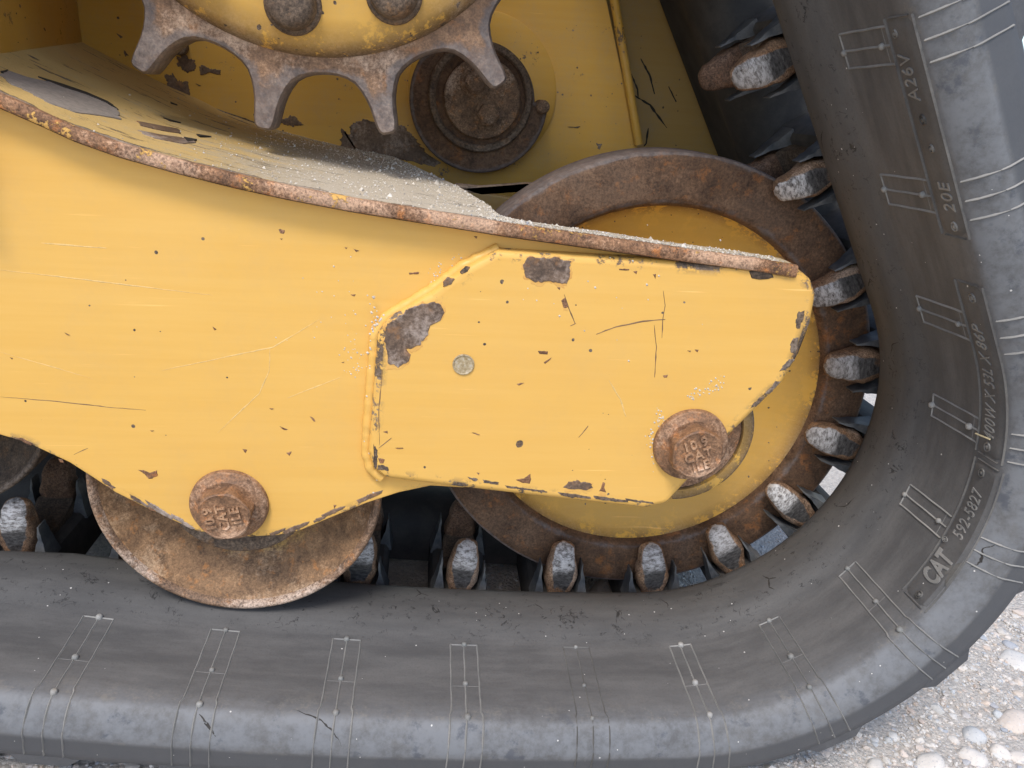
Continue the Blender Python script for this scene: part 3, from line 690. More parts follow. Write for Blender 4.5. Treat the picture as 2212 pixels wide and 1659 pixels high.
# ------------------------------------------------------------------ drive sprocket
spk = thing('drive_sprocket', 'toothed steel drive sprocket with yellow hub disc above the dusty ledge', 'sprocket', (-256, 35, 177))
cx, cz = -256.0, 381.0; N = 15; ph = math.radians(-76.6)
half = [(0, 204.5), (1.1, 204.2), (1.75, 202.3), (2.1, 198), (2.35, 192), (2.65, 186), (3.2, 180), (4.0, 174.5), (5.1, 169.5), (6.8, 166), (8.8, 164), (10.6, 163.2), (12, 163)]
outl = []
for t in range(N):
    c = ph+2*math.pi*t/N
    for a, r in [(-a, r) for a, r in half[:0:-1]] + half[:-1]:
        outl.append((cx+r*math.cos(c+math.radians(a)), cz+r*math.sin(c+math.radians(a))))
n = len(outl); V, F = [], []
def tow(P_, d): return inset(P_, d)
i1 = inset(outl, 1.6)
inner = [(cx+120*math.cos(math.atan2(z-cz, x-cx)), cz+120*math.sin(math.atan2(z-cz, x-cx))) for x, z in outl]
mid = [(cx+156*math.cos(math.atan2(z-cz, x-cx)), cz+156*math.sin(math.atan2(z-cz, x-cx))) for x, z in outl]
for Pl, y in ((inner, 27), (mid, 27), (i1, 27.5), (outl, 30.5), (outl, 52), (i1, 55), (inner, 55)): V += [(x, y, z) for x, z in Pl]
re_ = [max(0, min(1, .5+(math.hypot(x-cx, z-cz)-163)/30)) for x, z in outl]
rm_ = [0]*n
for r_ in range(6):
    for i in range(n): j = (i+1) % n; F.append((r_*n+i, r_*n+j, (r_+1)*n+j, (r_+1)*n+i))
mk('toothed_ring', V, F, 'steel', spk, 35, {'edge': [0]*n+rm_+re_+[min(1, .35+q) for q in re_]*2+re_+[0]*n})
V, F = lathe([(30, 153.5), (24, 152), (18, 149), (14.5, 144), (12, 130), (9, 100), (8, 70), (8, .05)], cx, cz, 160); mk('hub_disc', V, F, 'paint_disc', spk, 40, {'edge': [1, .9, .7, .4, 0, 0, 0, 0]*160})
for ang in (-125, -95.3, -65.5, -36):
    bx, bz = cx+124*math.cos(math.radians(ang)), cz+124*math.sin(math.radians(ang))
    V, F = lathe([(13, 18.2), (10.5, 18), (9, 17), (8.6, 15.6), (5, 15.2), (-3, 14.6), (-5.5, 12.5), (-6.5, 8), (-6.8, .05)], bx, bz, 28); mk('bolt_head', V, F, 'rust', spk, 45)

# ------------------------------------------------------------------ undercarriage frame
frame = thing('undercarriage', 'thick yellow steel undercarriage with rusty edges and chipped paint', 'undercarriage', (-200, -73, -76))
LX = [-620, -520, -478, -440, -418, -398, -383, -367, -345, -315, -286, -257, -222, -186, -159, -133, -78, -21, 21, 46]
LZ = [300, 254, 231, 213, 204, 196, 190, 183, 176, 169, 163, 158, 153, 149, 146, 143, 138, 132.5, 129, 126]
def Lz(x): return float(np.interp(x, LX, LZ))
fy, pyf = -78.0, -88.0
lowpx = [(0, 940), (60, 958), (150, 1000), (200, 1032), (250, 1065), (330, 1105), (385, 1130), (430, 1150), (540, 1160), (600, 1157), (640, 1150), (700, 1125), (790, 1088), (860, 1065), (930, 1050), (1000, 1054)]
low = [(p.x, p.z) for p in (at(u, v, fy) for u, v in lowpx)]
top = [(x, Lz(x)-5) for x in (40, 0, -60, -130, -190, -250, -310, -360, -400, -440, -480, -540, -600)]
plate_out = [(-600, 30), (-520, 12), (-470, 4)] + low + [(-140, -34), (-60, -38), (-20, -38), (0, -22), (20, 8), (52, 52), (60, 85), (58, 108)] + top
slab('side_plate', plate_out, fy, -67, 'paint', frame, 1.2)
padpx = [(1075, 540), (1000, 580), (930, 632), (835, 690), (815, 722), (805, 850), (795, 975), (805, 1010), (832, 1032), (1000, 1053), (1200, 1076), (1390, 1097), (1440, 1087), (1487, 1035), (1570, 945), (1690, 825), (1725, 765), (1750, 700), (1762, 635), (1752, 603), (1722, 578)]
pad = [(p.x, p.z) for p in (at(u, v, pyf+2) for u, v in padpx)]
pad = fillet(pad, [2, 8, 3, 10, 8, 5, 8, 8, 12, 3, 3, 10, 8, 8, 8, 6, 6, 6, 8, 5, 3], 4)
padtop = [(x, z) for x, z in pad]
slab('end_plate', padtop, pyf, fy+.5, 'paint_pad', frame, 4.2)
# ledge along the top, open at the right where the idler comes through
def yback(x): return float(np.interp(x, [-620, -215, -192, -158, -141, -136, -125, 60], [215, 215, 155, 60, -15, -60, -66, -66]))
V, F, D, FRT = [], [], [], []; xsL = list(np.linspace(-610, 46, 190)); NR = 26
for x in xsL:
    yb = yback(x); z = Lz(x)
    for j in range(NR):
        y = -88.6+(yb+88.6)*(j/(NR-1))**(1.8 if yb > 0 else 1)
        V.append((x, y, z+.5*mnoise.noise(Vector((x*.05, y*.05, 0))))); D.append(float(np.interp(x, [-400, -320, -250, -130, 46], [0, .35, .9, 1.1, .7]))*(1 if y > -82 else .6)); FRT.append(min(1, (y+88.6)/40))
base = len(V)
for x in xsL:
    yb = yback(x); z = Lz(x)-7.8
    for j in range(NR): V.append((x, -88.6+(yb+88.6)*j/(NR-1), z)); D.append(0); FRT.append(0)
for i in range(len(xsL)-1):
    for j in range(NR-1): a = i*NR+j; F += [(a, a+1, a+NR+1, a+NR), (base+a, base+a+NR, base+a+NR+1, base+a+1)]
    a = i*NR+NR-1; F.append((a, a+NR, base+a+NR, base+a))
for j in range(NR-1): a = (len(xsL)-1)*NR+j; F.append((a, a+1, base+a+1, base+a))
mk('ledge', V, F, 'ledge', frame, 40, {'dirt': D, 'front': FRT})
V, F = [], []       # rusty front edge of the ledge, a rounded strip
for i, x in enumerate(np.linspace(-610, 47, 330)):
    z = Lz(x); r1, r2 = (.7*mnoise.noise(Vector((x*.09, k, 0))) for k in (0, 5))
    for y, dz in ((-86.0, .05), (-89.2+r2, .0), (-90.2+r1*.4, -.5+r1*.4), (-90.5+r1*.5, -3.8), (-90.2+r2*.5, -6.8+r2*.5), (-89.4, -7.6), (-84, -7.9)): V.append((x, y, z+.35+dz))
for i in range(329):
    for k in range(6): a = i*7+k; F.append((a, a+1, a+8, a+7))
F.append(tuple(range(329*7, 330*7)))
mk('ledge_edge', V, F, 'rust_lip', frame, 70)
# welds round the end plate and under the ledge
def weld(px, y, rad, mat, jit=.12):
    Q = [at(u, v, y) for u, v in px]; pts = []
    for i in range(len(Q)-1):
        k = max(2, int((Q[i+1]-Q[i]).length/2.2)); pts += [Q[i].lerp(Q[i+1], j/k) for j in range(k)]
    pts.append(Q[-1]); V, F = tube(pts, rad, 10, jit); return mk('weld_bead', V, F, mat, frame, 70)
weld([(1078, 537), (1000, 577), (930, 629), (836, 686), (812, 722), (802, 850), (792, 975), (803, 1013), (826, 1030)], fy-1.2, 4.0, 'paint')
# pale crust stuck along the left weld
rc_ = random.Random(5)
def crumbs(name, spots, parent, mat, y, rmin, rmax, n):
    V, F = [], []
    for q in range(n):
        (u, v, su, sv) = rc_.choice(spots); p = at(u+rc_.gauss(0, su), v+rc_.gauss(0, sv), y); r = rc_.uniform(rmin, rmax); b = len(V)
        V += [p+Vector((r, 0, 0)), p+Vector((-r*.8, 0, r*.3)), p+Vector((0, 0, r)), p+Vector((.2*r, 0, -r)), p+Vector((0, -r*.7, .1*r))]
        F += [(b, b+2, b+4), (b+2, b+1, b+4), (b+1, b+3, b+4), (b+3, b, b+4)]
    o_ = mk(name, V, F, mat, parent, 0); o_['kind'] = 'stuff'; return o_
crumbs('dried_mud', [(806, 850, 5, 90), (812, 735, 5, 25), (800, 950, 4, 25), (830, 700, 6, 10)], frame, 'crust', fy-4.0, .4, 1.3, 300)
crumbs('dried_mud', [(950, 595, 12, 12), (985, 560, 10, 8), (770, 790, 10, 14), (700, 670, 60, 60), (765, 740, 15, 40)], frame, 'crust', fy, .25, .8, 90)
crumbs('dried_mud', [(1550, 830, 12, 10), (1520, 845, 12, 6), (1490, 860, 8, 5), (1425, 905, 7, 12), (1408, 960, 5, 20), (1340, 640, 120, 80)], frame, 'crust', pyf, .3, 1.0, 110)
# rust patches where the paint has gone (their own shapes, slightly raised scale)
k3 = 1/3
def z5(pts): return [(737.3+a*k3, 553+b*k3) for a, b in pts]
def z4(pts): return [(a*k3, 553+b*k3) for a, b in pts]
def z6(pts): return [(1474.6+a*k3, 553+b*k3) for a, b in pts]
def z1(pts): return [(a*k3, b*k3) for a, b in pts]
def z2(pts): return [(737.3+a*k3, b*k3) for a, b in pts]
PADCH = [z5([(1185, 30), (1215, 0), (1290, 8), (1350, 15), (1400, 8), (1485, 35), (1480, 110), (1465, 180), (1390, 175), (1330, 160), (1260, 172), (1200, 140), (1180, 85)]),
    z5([(300, 440), (440, 340), (510, 310), (590, 295), (640, 310), (665, 370), (640, 420), (580, 450), (560, 510), (510, 580), (470, 590), (420, 610), (450, 640), (440, 680), (370, 720), (310, 700), (290, 600), (285, 500)]),
    z5([(1130, 1450), (1180, 1440), (1225, 1412), (1232, 1445), (1220, 1475), (1170, 1470)]), z5([(1440, 1500), (1475, 1462), (1540, 1455), (1610, 1470), (1625, 1500), (1590, 1518), (1500, 1512)]),
    z5([(1670, 1525), (1685, 1500), (1695, 1465), (1710, 1470), (1705, 1500), (1715, 1530)]), z5([(1425, 290), (1450, 268), (1470, 330), (1440, 340)]), z5([(1275, 615), (1340, 618), (1335, 638), (1285, 635)]), z5([(1310, 690), (1365, 655), (1355, 672), (1320, 700)]),
    z5([(1135, 830), (1160, 820), (1185, 822), (1150, 842)]), z5([(240, 1310), (280, 1320), (275, 1345), (250, 1345)]), z5([(270, 1140), (300, 1132), (300, 1150)]), z5([(1400, 205), (1418, 203), (1415, 220)]), z5([(1798, 82), (1868, 84), (1866, 93), (1800, 92)]), z5([(1890, 100), (1920, 95), (1912, 118)]), z5([(2020, 120), (2040, 115), (2036, 150)]), z5([(2085, 775), (2115, 770), (2110, 788), (2090, 790)]),
    z6([(30, 612), (55, 612), (50, 624)]), z6([(78, 606), (104, 608), (96, 626)]), z5([(845, 1143), (870, 1146), (900, 1160), (880, 1160)]), z5([(875, 1402), (898, 1404), (890, 1418)]), z5([(350, 1244), (400, 1242), (398, 1249)])]
for q in PADCH[:2]+PADCH[3:6]:
    cu, cv_ = sum(p[0] for p in q)/len(q), sum(p[1] for p in q)/len(q)
    patch('rust_stain', [(cu+(p[0]-cu)*1.03, cv_+(p[1]-cv_)*1.03+(6 if p[1] > cv_ else 0)) for p in q], pyf-.01, 'stain', frame, 3.0, .12, 1.0)
for q in PADCH: patch('rust_patch', q, pyf-.05, 'rust_chip' if len(q) > 6 else 'chip_brown', frame, 1.3 if len(q) > 6 else .5, .5 if len(q) > 6 else .3, 1.1)
PLCH = [z4([(890, 1385), (930, 1388), (970, 1405), (1020, 1388), (1022, 1425), (965, 1445), (940, 1415)]), z4([(1570, 1250), (1605, 1255), (1590, 1275)]), z4([(1740, 985), (1780, 990), (1760, 998)]), z4([(2008, 1040), (2030, 1045), (2050, 1075), (2035, 1075)]), z4([(1815, 1105), (1870, 1125), (1845, 1130)]), z4([(1855, 1275), (1890, 1265), (1875, 1293)]), z4([(420, 497), (460, 515), (440, 514)]), z4([(1375, 455), (1402, 475), (1390, 480)]),
    z4([(2160, 1610), (2180, 1615), (2165, 1640)]), z2([(860, 1530), (885, 1532), (875, 1550)]), z5([(440, 108), (505, 103), (500, 116), (445, 120)]), z5([(60, 250), (90, 250), (85, 262)]), z5([(0, 690), (22, 684), (10, 695)]), z1([(1808, 1488), (1845, 1492), (1838, 1515), (1815, 1512)]), z1([(1812, 1545), (1835, 1545), (1825, 1556)]), z4([(60, 655), (85, 660), (78, 670)]), z4([(970, 1130), (1000, 1131), (985, 1138)]), z4([(110, 1180), (140, 1178), (215, 1215), (205, 1232), (150, 1206)]), z4([(375, 1312), (405, 1315), (415, 1340), (390, 1338)]), z4([(690, 1490), (740, 1495), (735, 1520)]), z4([(960, 1635), (1005, 1628), (1015, 1655), (980, 1652)]), z2([(20, 1600), (40, 1605), (30, 1616)]), z2([(80, 1612), (115, 1625), (95, 1636)])]
for q in PLCH: patch('rust_patch', q, fy-.05, 'chip_brown', frame, .7, .3, 1.0)
# plate bottom edge rust scabs, by the roller
for (u, v, a, b) in ((300, 1085, 22, 7), (345, 1106, 30, 9), (395, 1131, 26, 8), (640, 1143, 30, 8), (600, 1151, 18, 6), (720, 1108, 26, 7), (800, 1075, 30, 8), (235, 1048, 16, 6), (690, 1124, 14, 5)):
    sl_ = .55 if u < 450 else -.45
    patch('rust_patch', [(u-a, v-a*sl_-b), (u, v-b*1.1), (u+a, v+a*sl_-b*.5), (u+a*.8, v+a*.8*sl_+b*.2), (u, v+b*.3), (u-a*.8, v-a*.8*sl_+b*.1)], fy-.08, 'rust_chip', frame, 1.2, .4, 1.0)
# edge scabs along the end plate's lower and left rounding
for (u, v, a, b) in ((811, 985, 5, 28), (826, 1010, 12, 8), (1060, 1041, 18, 5), (1020, 1034, 12, 5), (1120, 1054, 30, 4), (1165, 1060, 20, 4), (1240, 1070, 34, 5), (1320, 1078, 40, 5), (1380, 1082, 30, 4)):
    patch('rust_patch', [(u-a, v-b-a*.1), (u, v-b*.8), (u+a, v-b*.4+a*.1), (u+a, v+b*.8+a*.1), (u, v+b), (u-a*.9, v+b*.7-a*.1)], pyf+.35, 'rust', frame, 1.4, .55, .8)
for (u, v, l) in ((1727, 690, 40), (1715, 745, 34), (1698, 790, 26), (1668, 838, 30), (1637, 868, 24)):
    dx = .22 if v < 760 else .85
    patch('rust_patch', [(u-6+l*.5*dx, v-l*.5), (u+7+l*.5*dx, v-l*.5), (u+8, v), (u+6-l*.5*dx, v+l*.5), (u-6-l*.5*dx, v+l*.5), (u-7, v)], pyf+.25, 'rust', frame, 1.3, .5, 1.0)
patch('rust_patch', z6([(430, 100), (480, 82), (580, 95), (590, 140), (520, 155), (450, 145)]), pyf-.05, 'rust_dark', frame, .8, .5, 1)
patch('rust_patch', z5([(655, 170), (690, 135), (735, 150), (720, 185), (660, 200)]), pyf+1.0, 'rust_chip', frame, .8, 1.0, 1)
patch('rust_patch', z5([(770, 100), (800, 65), (835, 65), (825, 100), (780, 120)]), pyf+1.2, 'rust', frame, .8, 1.0, 1)
# scratches
for q, wd, m in (([(1288, 722), (1330, 706), (1390, 694), (1437, 690)], 1.1, 'scratch'), ([(1433, 628), (1437, 660), (1432, 690), (1430, 730)], .8, 'scratch'), ([(1413, 702), (1418, 750), (1414, 815)], .8, 'scratch'), ([(1219, 636), (1230, 670), (1242, 698)], .7, 'scratch'), ([(1232, 704), (1244, 698)], .9, 'scratch'),
        ([(1315, 822), (1340, 862), (1352, 900)], 1.0, 'scuff'), ([(1250, 945), (1271, 920)], .6, 'scratch'), ([(820, 962), (818, 890), (826, 800)], .6, 'scratch'), ([(818, 968), (846, 946)], .5, 'scratch')):
    stroke('scratch', q, pyf-.05, wd, m, frame)
for q, wd, m in (([(0, 857), (110, 866), (240, 880), (315, 886)], .6, 'scratch'), ([(0, 583), (150, 600), (460, 638)], .7, 'scuff'), ([(90, 525), (230, 536)], .9, 'scuff'), ([(350, 800), (590, 750), (690, 690)], .7, 'scuff'), ([(470, 935), (560, 850), (582, 800), (583, 752)], .8, 'scuff'), ([(620, 860), (735, 815)], .6, 'scuff'), ([(160, 982), (190, 968)], .5, 'scratch'), ([(0, 760), (200, 818)], .4, 'scuff')):
    stroke('scratch', q, fy-.03, wd, m, frame, .12)
# drain plug in the end plate
pp = at(1001, 787, pyf)
V, F = lathe([(pyf+1, 6.9), (pyf-.9, 6.7), (pyf-1.1, 6.2), (pyf-.5, 5.6), (pyf-.3, 3), (pyf-.7, .05)], pp.x, pp.z, 32); mk('plug', V, F, 'plug', frame, 30)
# peeled paint on the ledge
def on_ledge(u, v):
    d = AF + AR*((u-PW/2)/FPX) - AU*((v-PH/2)/FPX); prev = None
    for i in range(300, 1500):
        p_ = Vector(CAM)+d*i
        if p_.z <= Lz(p_.x): return p_
    return p_
def ledge_patch(px, mat, amp=1.5, th=.6):
    Q = [on_ledge(u, v) for u, v in px]; n = len(Q); pts = []
    for i in range(n):
        a, b = Q[i], Q[(i+1) % n]; k = max(1, int((b-a).length/2.5))
        for j in range(k):
            p_ = a.lerp(b, j/k); e = amp*(mnoise.noise(Vector((p_.x*.25, p_.y*.12, 1)))+.6*mnoise.noise(Vector((p_.x*.7, p_.y*.5, 4)))); pts.append((p_.x+e, p_.y+e*1.5))
    m = len(pts); V = [(x, y, Lz(x)+th) for x, y in pts]+[(x, y, Lz(x)-.2) for x, y in pts]
    return mk('rust_patch', V, [tuple(range(m))]+[(i, (i+1) % m, m+(i+1) % m, m+i) for i in range(m)], mat, frame, 0)
ledge_patch(z1([(0, 480), (60, 465), (190, 510), (330, 540), (480, 590), (640, 650), (770, 720), (770, 775), (640, 750), (500, 735), (330, 680), (200, 610), (60, 540), (0, 500)]), 'primer', 1.5)
ledge_patch(z1([(890, 790), (1000, 810), (1150, 840), (1180, 870), (1050, 850), (910, 815)]), 'rust_chip', 1)
ledge_patch(z1([(905, 850), (1000, 870), (1200, 900), (1275, 925), (1180, 935), (1000, 900), (920, 870)]), 'rust_chip', 1)
for q in ([(0, 470), (60, 462), (40, 478)], [(250, 505), (420, 555), (560, 605), (700, 665), (770, 718), (690, 672), (550, 615), (400, 568)], [(1100, 665), (1150, 685), (1110, 675)], [(1060, 770), (1170, 800), (1100, 790)], [(1270, 875), (1370, 890), (1300, 890)], [(1190, 895), (1280, 912), (1220, 925)]):
    ledge_patch(z1(q), 'black_mark', .5, .9)
# grit lying on the ledge
rg = random.Random(21); V, F, T = [], [], []
PH5 = [(0, .7, 1), (.6, -.6, .8), (-.9, -.2, .7), (0, 0, 1.3)]
for q in range(3000):
    x = min(-118, max(-400, rg.gauss(-205, 62))) if rg.random() < .8 else rg.uniform(-150, 40); yb = yback(x); y = rg.uniform(-86, yb-2) if rg.random() < .6 else yb-abs(rg.gauss(0, 55))-3
    if y < -88: y = -80
    r = rg.choice((.35, .45, .55, .7, .9)) if rg.random() < .975 else rg.uniform(1.2, 2.4); z = Lz(x)+.45; b = len(V); rot = rg.uniform(0, 6.3)
    for (a, c_, e) in ((1, 0, 0), (-.4, .9, .1), (-.5, -.8, 0), (.1, 0, 1.0), (.3, .5, .75)): V.append((x+r*(a*math.cos(rot)-c_*math.sin(rot)), y+r*(a*math.sin(rot)+c_*math.cos(rot)), z-.3*r+e*r)); T.append(0)
    F += [(b, b+1, b+4), (b+1, b+3, b+4), (b+1, b+2, b+3), (b+2, b, b+3), (b, b+4, b+3)]; t = rg.random(); T[-5:] = [t]*5
grit = mk('grit', V, F, 'grit', None, 0, {'tone': T}); grit['kind'] = 'stuff'; grit['label'] = 'pale grit and small pebbles scattered on the yellow ledge'; grit['category'] = 'grit'
# inner twin of the side plate, added to keep out light from behind
slab('light_block_plate', [(-600, 40), (-470, 4), (-376, -43), (-294, -70), (-200, -43), (-60, -38), (0, -22), (52, 52), (50, 108), (-120, 132), (-300, 150), (-450, 205), (-600, 280)], 128, 139, 'paint_back', frame, 1)
# flat strap behind the ledge opening
sb = [at(u, v, 60) for u, v in ((985, 400), (1040, 405), (1140, 398), (1175, 400), (1175, 410), (1140, 412), (1045, 420), (985, 412))]
slab('strap', [(p.x, p.z) for p in sb], 60, 75, 'rust', frame, .8)

# ------------------------------------------------------------------ flange bolts
def bolt(label, u, v, yface, lines, rot, tilt):
    c = at(u, v, yface-2); b = thing('flange_bolt', label, 'bolt', (c.x, yface, c.z-25), group='flange bolts on the frame')
    cx_, cz_ = c.x, c.z
    V, F = lathe([(yface, 25.2), (yface-3.2, 25.0), (yface-4.4, 24.0), (yface-5.2, 21.5), (yface-7.2, 19.2), (yface-7.4, .05)], cx_, cz_, 64); mk('washer', V, F, 'rust_bolt', b, 30)
    V, F = [], []; hh = 17.5; lv = [(yface-6, 18.8, 1), (yface-hh+3, 18.6, 1), (yface-hh+.8, 17.6, .45), (yface-hh, 15.8, 0), (yface-hh+.5, 14.6, 0), (yface-hh+.5, .1, 0)]
    sg = 48
    for (y, R, hx) in lv:
        for k in range(sg):
            t = 2*math.pi*k/sg; tt = (t-rot) % (math.pi/3)-math.pi/6; rh = R*math.cos(math.pi/6)/math.cos(tt)
            r = rh*hx+min(R, R)*(1-hx) if hx else min(R, 15.9); V.append((cx_+r*math.cos(t), y, cz_+r*math.sin(t)))
    for i in range(len(lv)-1):
        for k in range(sg): l = (k+1) % sg; F.append((i*sg+k, i*sg+l, i*sg+sg+l, i*sg+sg+k))
    hd = mk('head', V, F, 'rust_bolt', b, 28)
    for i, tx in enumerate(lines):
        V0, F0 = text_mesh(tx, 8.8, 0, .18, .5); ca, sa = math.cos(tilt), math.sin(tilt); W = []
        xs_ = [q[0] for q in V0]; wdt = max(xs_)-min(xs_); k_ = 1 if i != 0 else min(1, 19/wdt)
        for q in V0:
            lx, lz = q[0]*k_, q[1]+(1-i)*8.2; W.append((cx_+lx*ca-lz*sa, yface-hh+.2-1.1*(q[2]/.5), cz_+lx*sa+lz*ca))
        mk('lettering', W, F0, 'rust_letter_lit', hd, 0)
    return b
bolt('rusty hex flange bolt through the plate above the dished roller', 495, 1091, fy, ['10.9', 'CAT', 'ILE'], math.radians(12), math.radians(100))
bolt('rusty hex flange bolt on the lower corner of the end plate', 1492, 961, pyf, ['10.9', 'CAT', 'ILE'], math.radians(34), math.radians(22))

# ------------------------------------------------------------------ machine body behind
body = thing('machine_body', 'dusty yellow machine side panel behind the sprocket and pivot', 'panel', (-230, 215, 130))
def quad(name, pts, mat, th=(0, 6, 0)):
    V = [tuple(p) for p in pts]+[tuple(Vector(p)+Vector(th)) for p in pts]; n = len(pts)
    return mk(name, V, [tuple(range(n)), tuple(reversed(range(n, 2*n)))]+[(i, (i+1) % n, n+(i+1) % n, n+i) for i in range(n)], mat, body, 30)
quad('side_panel', [(-481, 215, 60), (60, 215, 60), (16, 215, 177), (-27, 215, 298), (-110, 215, 530), (-481, 215, 530)], 'paint_in')
cl = on_ledge(0, 116); dv = (cl-Vector((-481, 216, cl.z))); cl = cl+dv*.6
quad('corner_panel', [(-481, 216, 150), (-481, 216, 530), (cl.x, cl.y, 530), (cl.x, cl.y, 150)], 'paint_in', (-4, 5, 0))
e0, e1 = at(1322, -30, 211), at(1380, 312, 211); V, F = tube([e0.lerp(e1, i/40) for i in range(41)], 4.2, 10, .05); mk('edge_flange', V, F, 'paint_in', body, 60)
quad('rear_panel', [(-60, 250, 60), (187, 250, 60), (125, 250, 170), (47, 250, 307), (-60, 250, 495), (-200, 250, 495)], 'paint_back')
quad('hull_light_block', [(-1400, 270, -40), (120, 270, -40), (100, 270, 170), (30, 270, 290), (-110, 270, 540), (-1400, 270, 540)], 'rubber_dark', (0, 500, 0))  # unseen block added to stop light coming from behind
def wall_patch(q, mat, y=214.9): return patch('rust_patch', q, y, mat, body, 2.6, .4, .8)
for q in ([(1140, 360), (1200, 355), (1260, 390), (1275, 440), (1240, 465), (1190, 460), (1150, 420)], [(1285, 435), (1330, 430), (1430, 455), (1430, 485), (1360, 470), (1300, 490)], [(1070, 490), (1120, 475), (1150, 520), (1215, 525), (1230, 590), (1225, 635), (1170, 625), (1100, 580)], [(1800, 790), (1900, 745), (1970, 810), (1880, 820)], [(1265, 540), (1305, 555), (1290, 560)], [(800, 320), (835, 360), (810, 370)], [(755, 215), (800, 240), (780, 250)]): wall_patch(z1(q), 'rust_chip')
wall_patch(z2([(0, 830), (40, 870), (80, 800), (150, 770), (250, 800), (350, 790), (430, 830), (480, 900), (560, 1000), (640, 1050), (600, 1080), (400, 1040), (200, 1000), (0, 980)]), 'rust_chip')
wall_patch(z1([(765, 450), (830, 465), (960, 530), (1100, 590), (1250, 650), (1450, 720), (1600, 770), (1700, 810), (1730, 850), (1600, 820), (1400, 750), (1200, 690), (1050, 610), (900, 540)]), 'rust_chip', 213)
for q in ([(1655, 930), (1690, 935), (1680, 970), (1660, 965)], [(1470, 822), (1540, 820), (1530, 832)]): wall_patch(z2(q), 'rust')
bp_ = at(388, 101, 212); V, F = lathe([(216, 7), (211, 7), (209.5, 6), (209, .05)], bp_.x, bp_.z, 20); mk('rivet', V, F, 'rust', body, 30)
for q in ([(1885, 610), (2000, 680), (2110, 830)], [(1880, 480), (1920, 580), (1925, 640)], [(1940, 380), (2000, 490), (2030, 610)], [(1990, 830), (1975, 930), (1960, 950)], [(2120, 560), (2170, 660)]): stroke('rub_mark', z2(q), 249.9, 2.2, 'black_mark', body)
# eccentric pivot collar
pv = thing('pivot_collar', 'round rusty eccentric collar with two bolted pin on the yellow panel', 'collar', (-138, 210, 146))
ec, ez = -138.0, 206.0
V, F = lathe([(216, 68.5), (212.5, 68), (212, 66.5), (212, 40)], -134, 214, 96); mk('backing_disc', V, F, 'paint_in', pv, 30)
pts = []                          # eccentric outline: full radius below, stepped in above right
for k in range(120):
    a = 2*math.pi*k/120; d = math.degrees(a)
    R = 62 if not (2 < d < 150) else (50 if d < 110 else 50+12*(d-110)/40); pts.append((ec+R*math.cos(a), ez+R*math.sin(a)))
slab('collar', pts, 190, 213, 'rust_rim', pv, 2)
V, F = lathe([(191, 47), (186, 46.5), (184.5, 45), (184.5, 41.5), (186, 40), (203, 39.5)], -137, 209, 80); mk('ring', V, F, 'rust', pv, 40)
V, F = lathe([(203, 40), (203.5, .05)], -137, 209, 60); mk('gap_shade', V, F, 'black_mark', pv, 40)  # black disc, the shade around the pin put in as colour
V, F = lathe([(203, 34.5), (186, 34.2), (184.6, 33), (184.2, 20), (184.2, .05)], -135.5, 208, 72); mk('pin', V, F, 'rust_pin', pv, 30)
for (u, v), r in (((1028, 178), 11.5), ((1055, 248), 12.5)):
    c = at(u, v, 182); V, F = lathe([(186, r*1.2), (182.5, r*1.18), (181.8, r*1.05), (181.8, r*.82), (175, r*.8), (173.5, r*.6), (173.5, .05)], c.x, c.z, 6 if r > 12 else 20); mk('bolt_head', V, F, 'rust_pin', pv, 30)
c = at(1172, 231, 190); V, F = lathe([(213, 6), (186, 6), (184.5, 4.6), (184, .05)], c.x, c.z, 20); mk('dowel', V, F, 'rust_pin', pv, 30)

# ------------------------------------------------------------------ stones and gravel
def stone_mesh(seed, rx, ry, rz):
    bm = bmesh.new(); bmesh.ops.create_icosphere(bm, subdivisions=3, radius=1)
    for v_ in bm.verts:
        p_ = v_.co.copy(); cell = mnoise.cell_vector(p_*.0+Vector((seed, 0, 0)))
        f = 1+.22*mnoise.noise(p_*1.3+Vector((seed*3.1, 0, 0)))+.07*mnoise.noise(p_*4+Vector((0, seed, 0)))
        for q in range(9):      # facet planes
            rgs = random.Random(seed*17+q); nrm = Vector((rgs.uniform(-1, 1), rgs.uniform(-1, 1), rgs.uniform(-.6, 1))).normalized(); d = p_.dot(nrm)*f
            if d > .72: f *= .72/d*.85+.15
        v_.co = Vector((p_.x*rx, p_.y*ry, p_.z*rz))*f*MM
    me = bpy.data.meshes.new('stone'); bm.to_mesh(me); bm.free(); me.shade_smooth(); return me
def stone_at(u, v, rx, ry, rz, seed, dz=.25):
    # find the ground point under the pixel
    d = AF + AR*((u-PW/2)/FPX) - AU*((v-PH/2)/FPX); i = 300
    while i < 3000:
        p_ = Vector(CAM)+d*i
        if p_.z < hgt(p_.x, p_.y): break
        i += 1
    o_ = link('stone', stone_mesh(seed, rx, ry, rz), 'stone', ground); o_.location = Vector((p_.x, p_.y, hgt(p_.x, p_.y)+rz*dz))*MM; o_.rotation_euler = (0, 0, seed*1.7); return o_
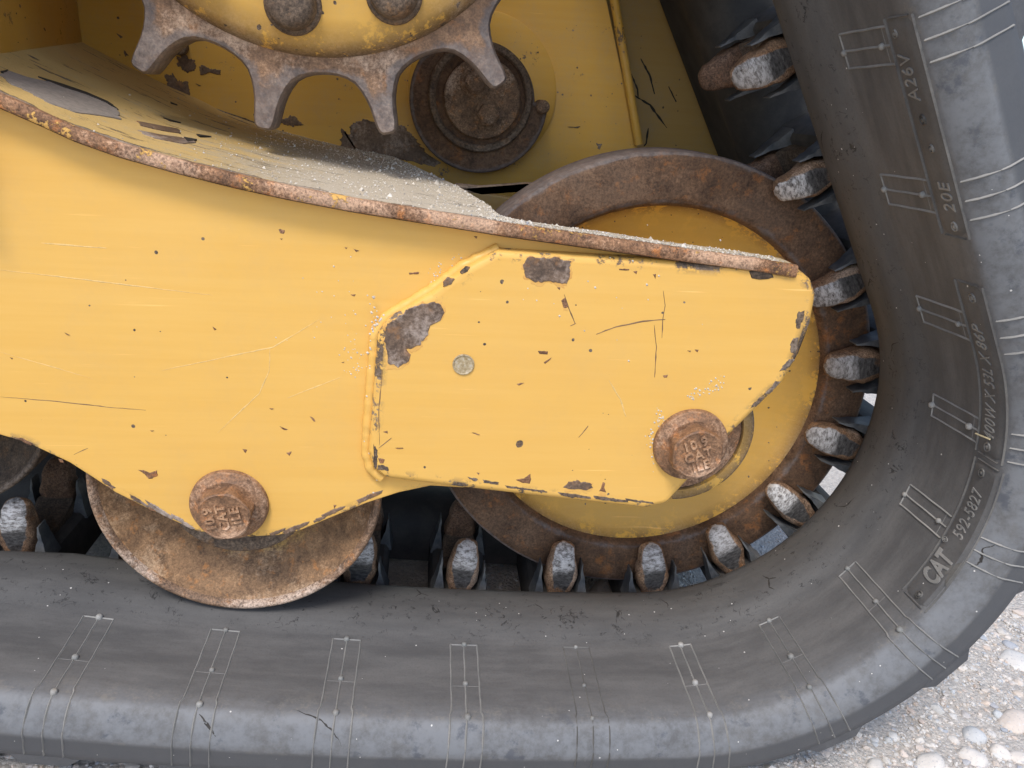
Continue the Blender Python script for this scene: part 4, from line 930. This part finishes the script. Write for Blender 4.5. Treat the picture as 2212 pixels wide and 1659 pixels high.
for i, (u, v, a, b, c_) in enumerate(((2101, 1590, 11, 11, 9), (2190, 1560, 17, 14, 10), (2103, 1640, 14, 13, 10), (2010, 1650, 18, 12, 8), (2160, 1625, 11, 9, 8), (2195, 1430, 24, 15, 7), (2155, 1545, 6, 6, 5), (1890, 1655, 10, 8, 6), (2200, 1640, 9, 8, 7), (2085, 1545, 5, 5, 4), (2130, 1520, 5, 4, 4), (2060, 1600, 5, 6, 4), (1985, 1600, 5, 4, 4), (2200, 1500, 6, 5, 4), (2200, 1475, 5, 6, 4), (1950, 1630, 5, 4, 4), (1303, 1280, 20, 18, 16), (2180, 1395, 9, 7, 4))): stone_at(u, v, a*.9, b*.9, c_*.8, i+1, -.05)
ico = [(0, 0, 1)]+[(.894*math.cos(k*1.2566), .894*math.sin(k*1.2566), .447) for k in range(5)]+[(.894*math.cos(k*1.2566+.628), .894*math.sin(k*1.2566+.628), -.447) for k in range(5)]
IF = [(0, 1+k, 1+(k+1) % 5) for k in range(5)]+[(1+k, 6+k, 1+(k+1) % 5) for k in range(5)]+[(1+(k+1) % 5, 6+k, 6+(k+1) % 5) for k in range(5)]
ico = np.array(ico); rng = np.random.default_rng(4); V, F, T = [], [], []
def scatter(n, x0, x1, y0, y1, rmu, rsd):
    for q in range(n):
        x, y = rng.uniform(x0, x1), rng.uniform(y0, y1)
        dens = .5+.5*mnoise.noise(Vector((x*.008, y*.008, 2)))
        if rng.random() > .35+dens*.9: continue
        r = min(6.5, rmu*math.exp(rng.normal(0, rsd))); sc_ = r*np.array([rng.uniform(.8, 1.25), rng.uniform(.8, 1.25), rng.uniform(.5, .85)])
        a = rng.uniform(0, 6.28); W = ico*sc_*(1+rng.uniform(-.22, .22, (11, 1))); ca, sa = math.cos(a), math.sin(a)
        X = W[:, 0]*ca-W[:, 1]*sa+x; Y = W[:, 0]*sa+W[:, 1]*ca+y; b = len(T)
        V.append(np.c_[X, Y, W[:, 2]+hgt(x, y)+sc_[2]*.1]); F.extend([(i+b, j+b, k+b) for i, j, k in IF]); T.extend([rng.random()]*11)
scatter(52000, -120, 560, -260, 260, .75, .5)
scatter(5000, 60, 480, -230, 60, 1.05, .6)
scatter(6000, -560, -120, -330, 60, 1.8, .5)
gv = mk('gravel', np.concatenate(V), F, 'pebble', None, 38, {'tone': T}); gv['kind'] = 'stuff'; gv['label'] = 'fine pale gravel spread over the sandy ground'; gv['category'] = 'gravel'
bpy.context.view_layer.update()
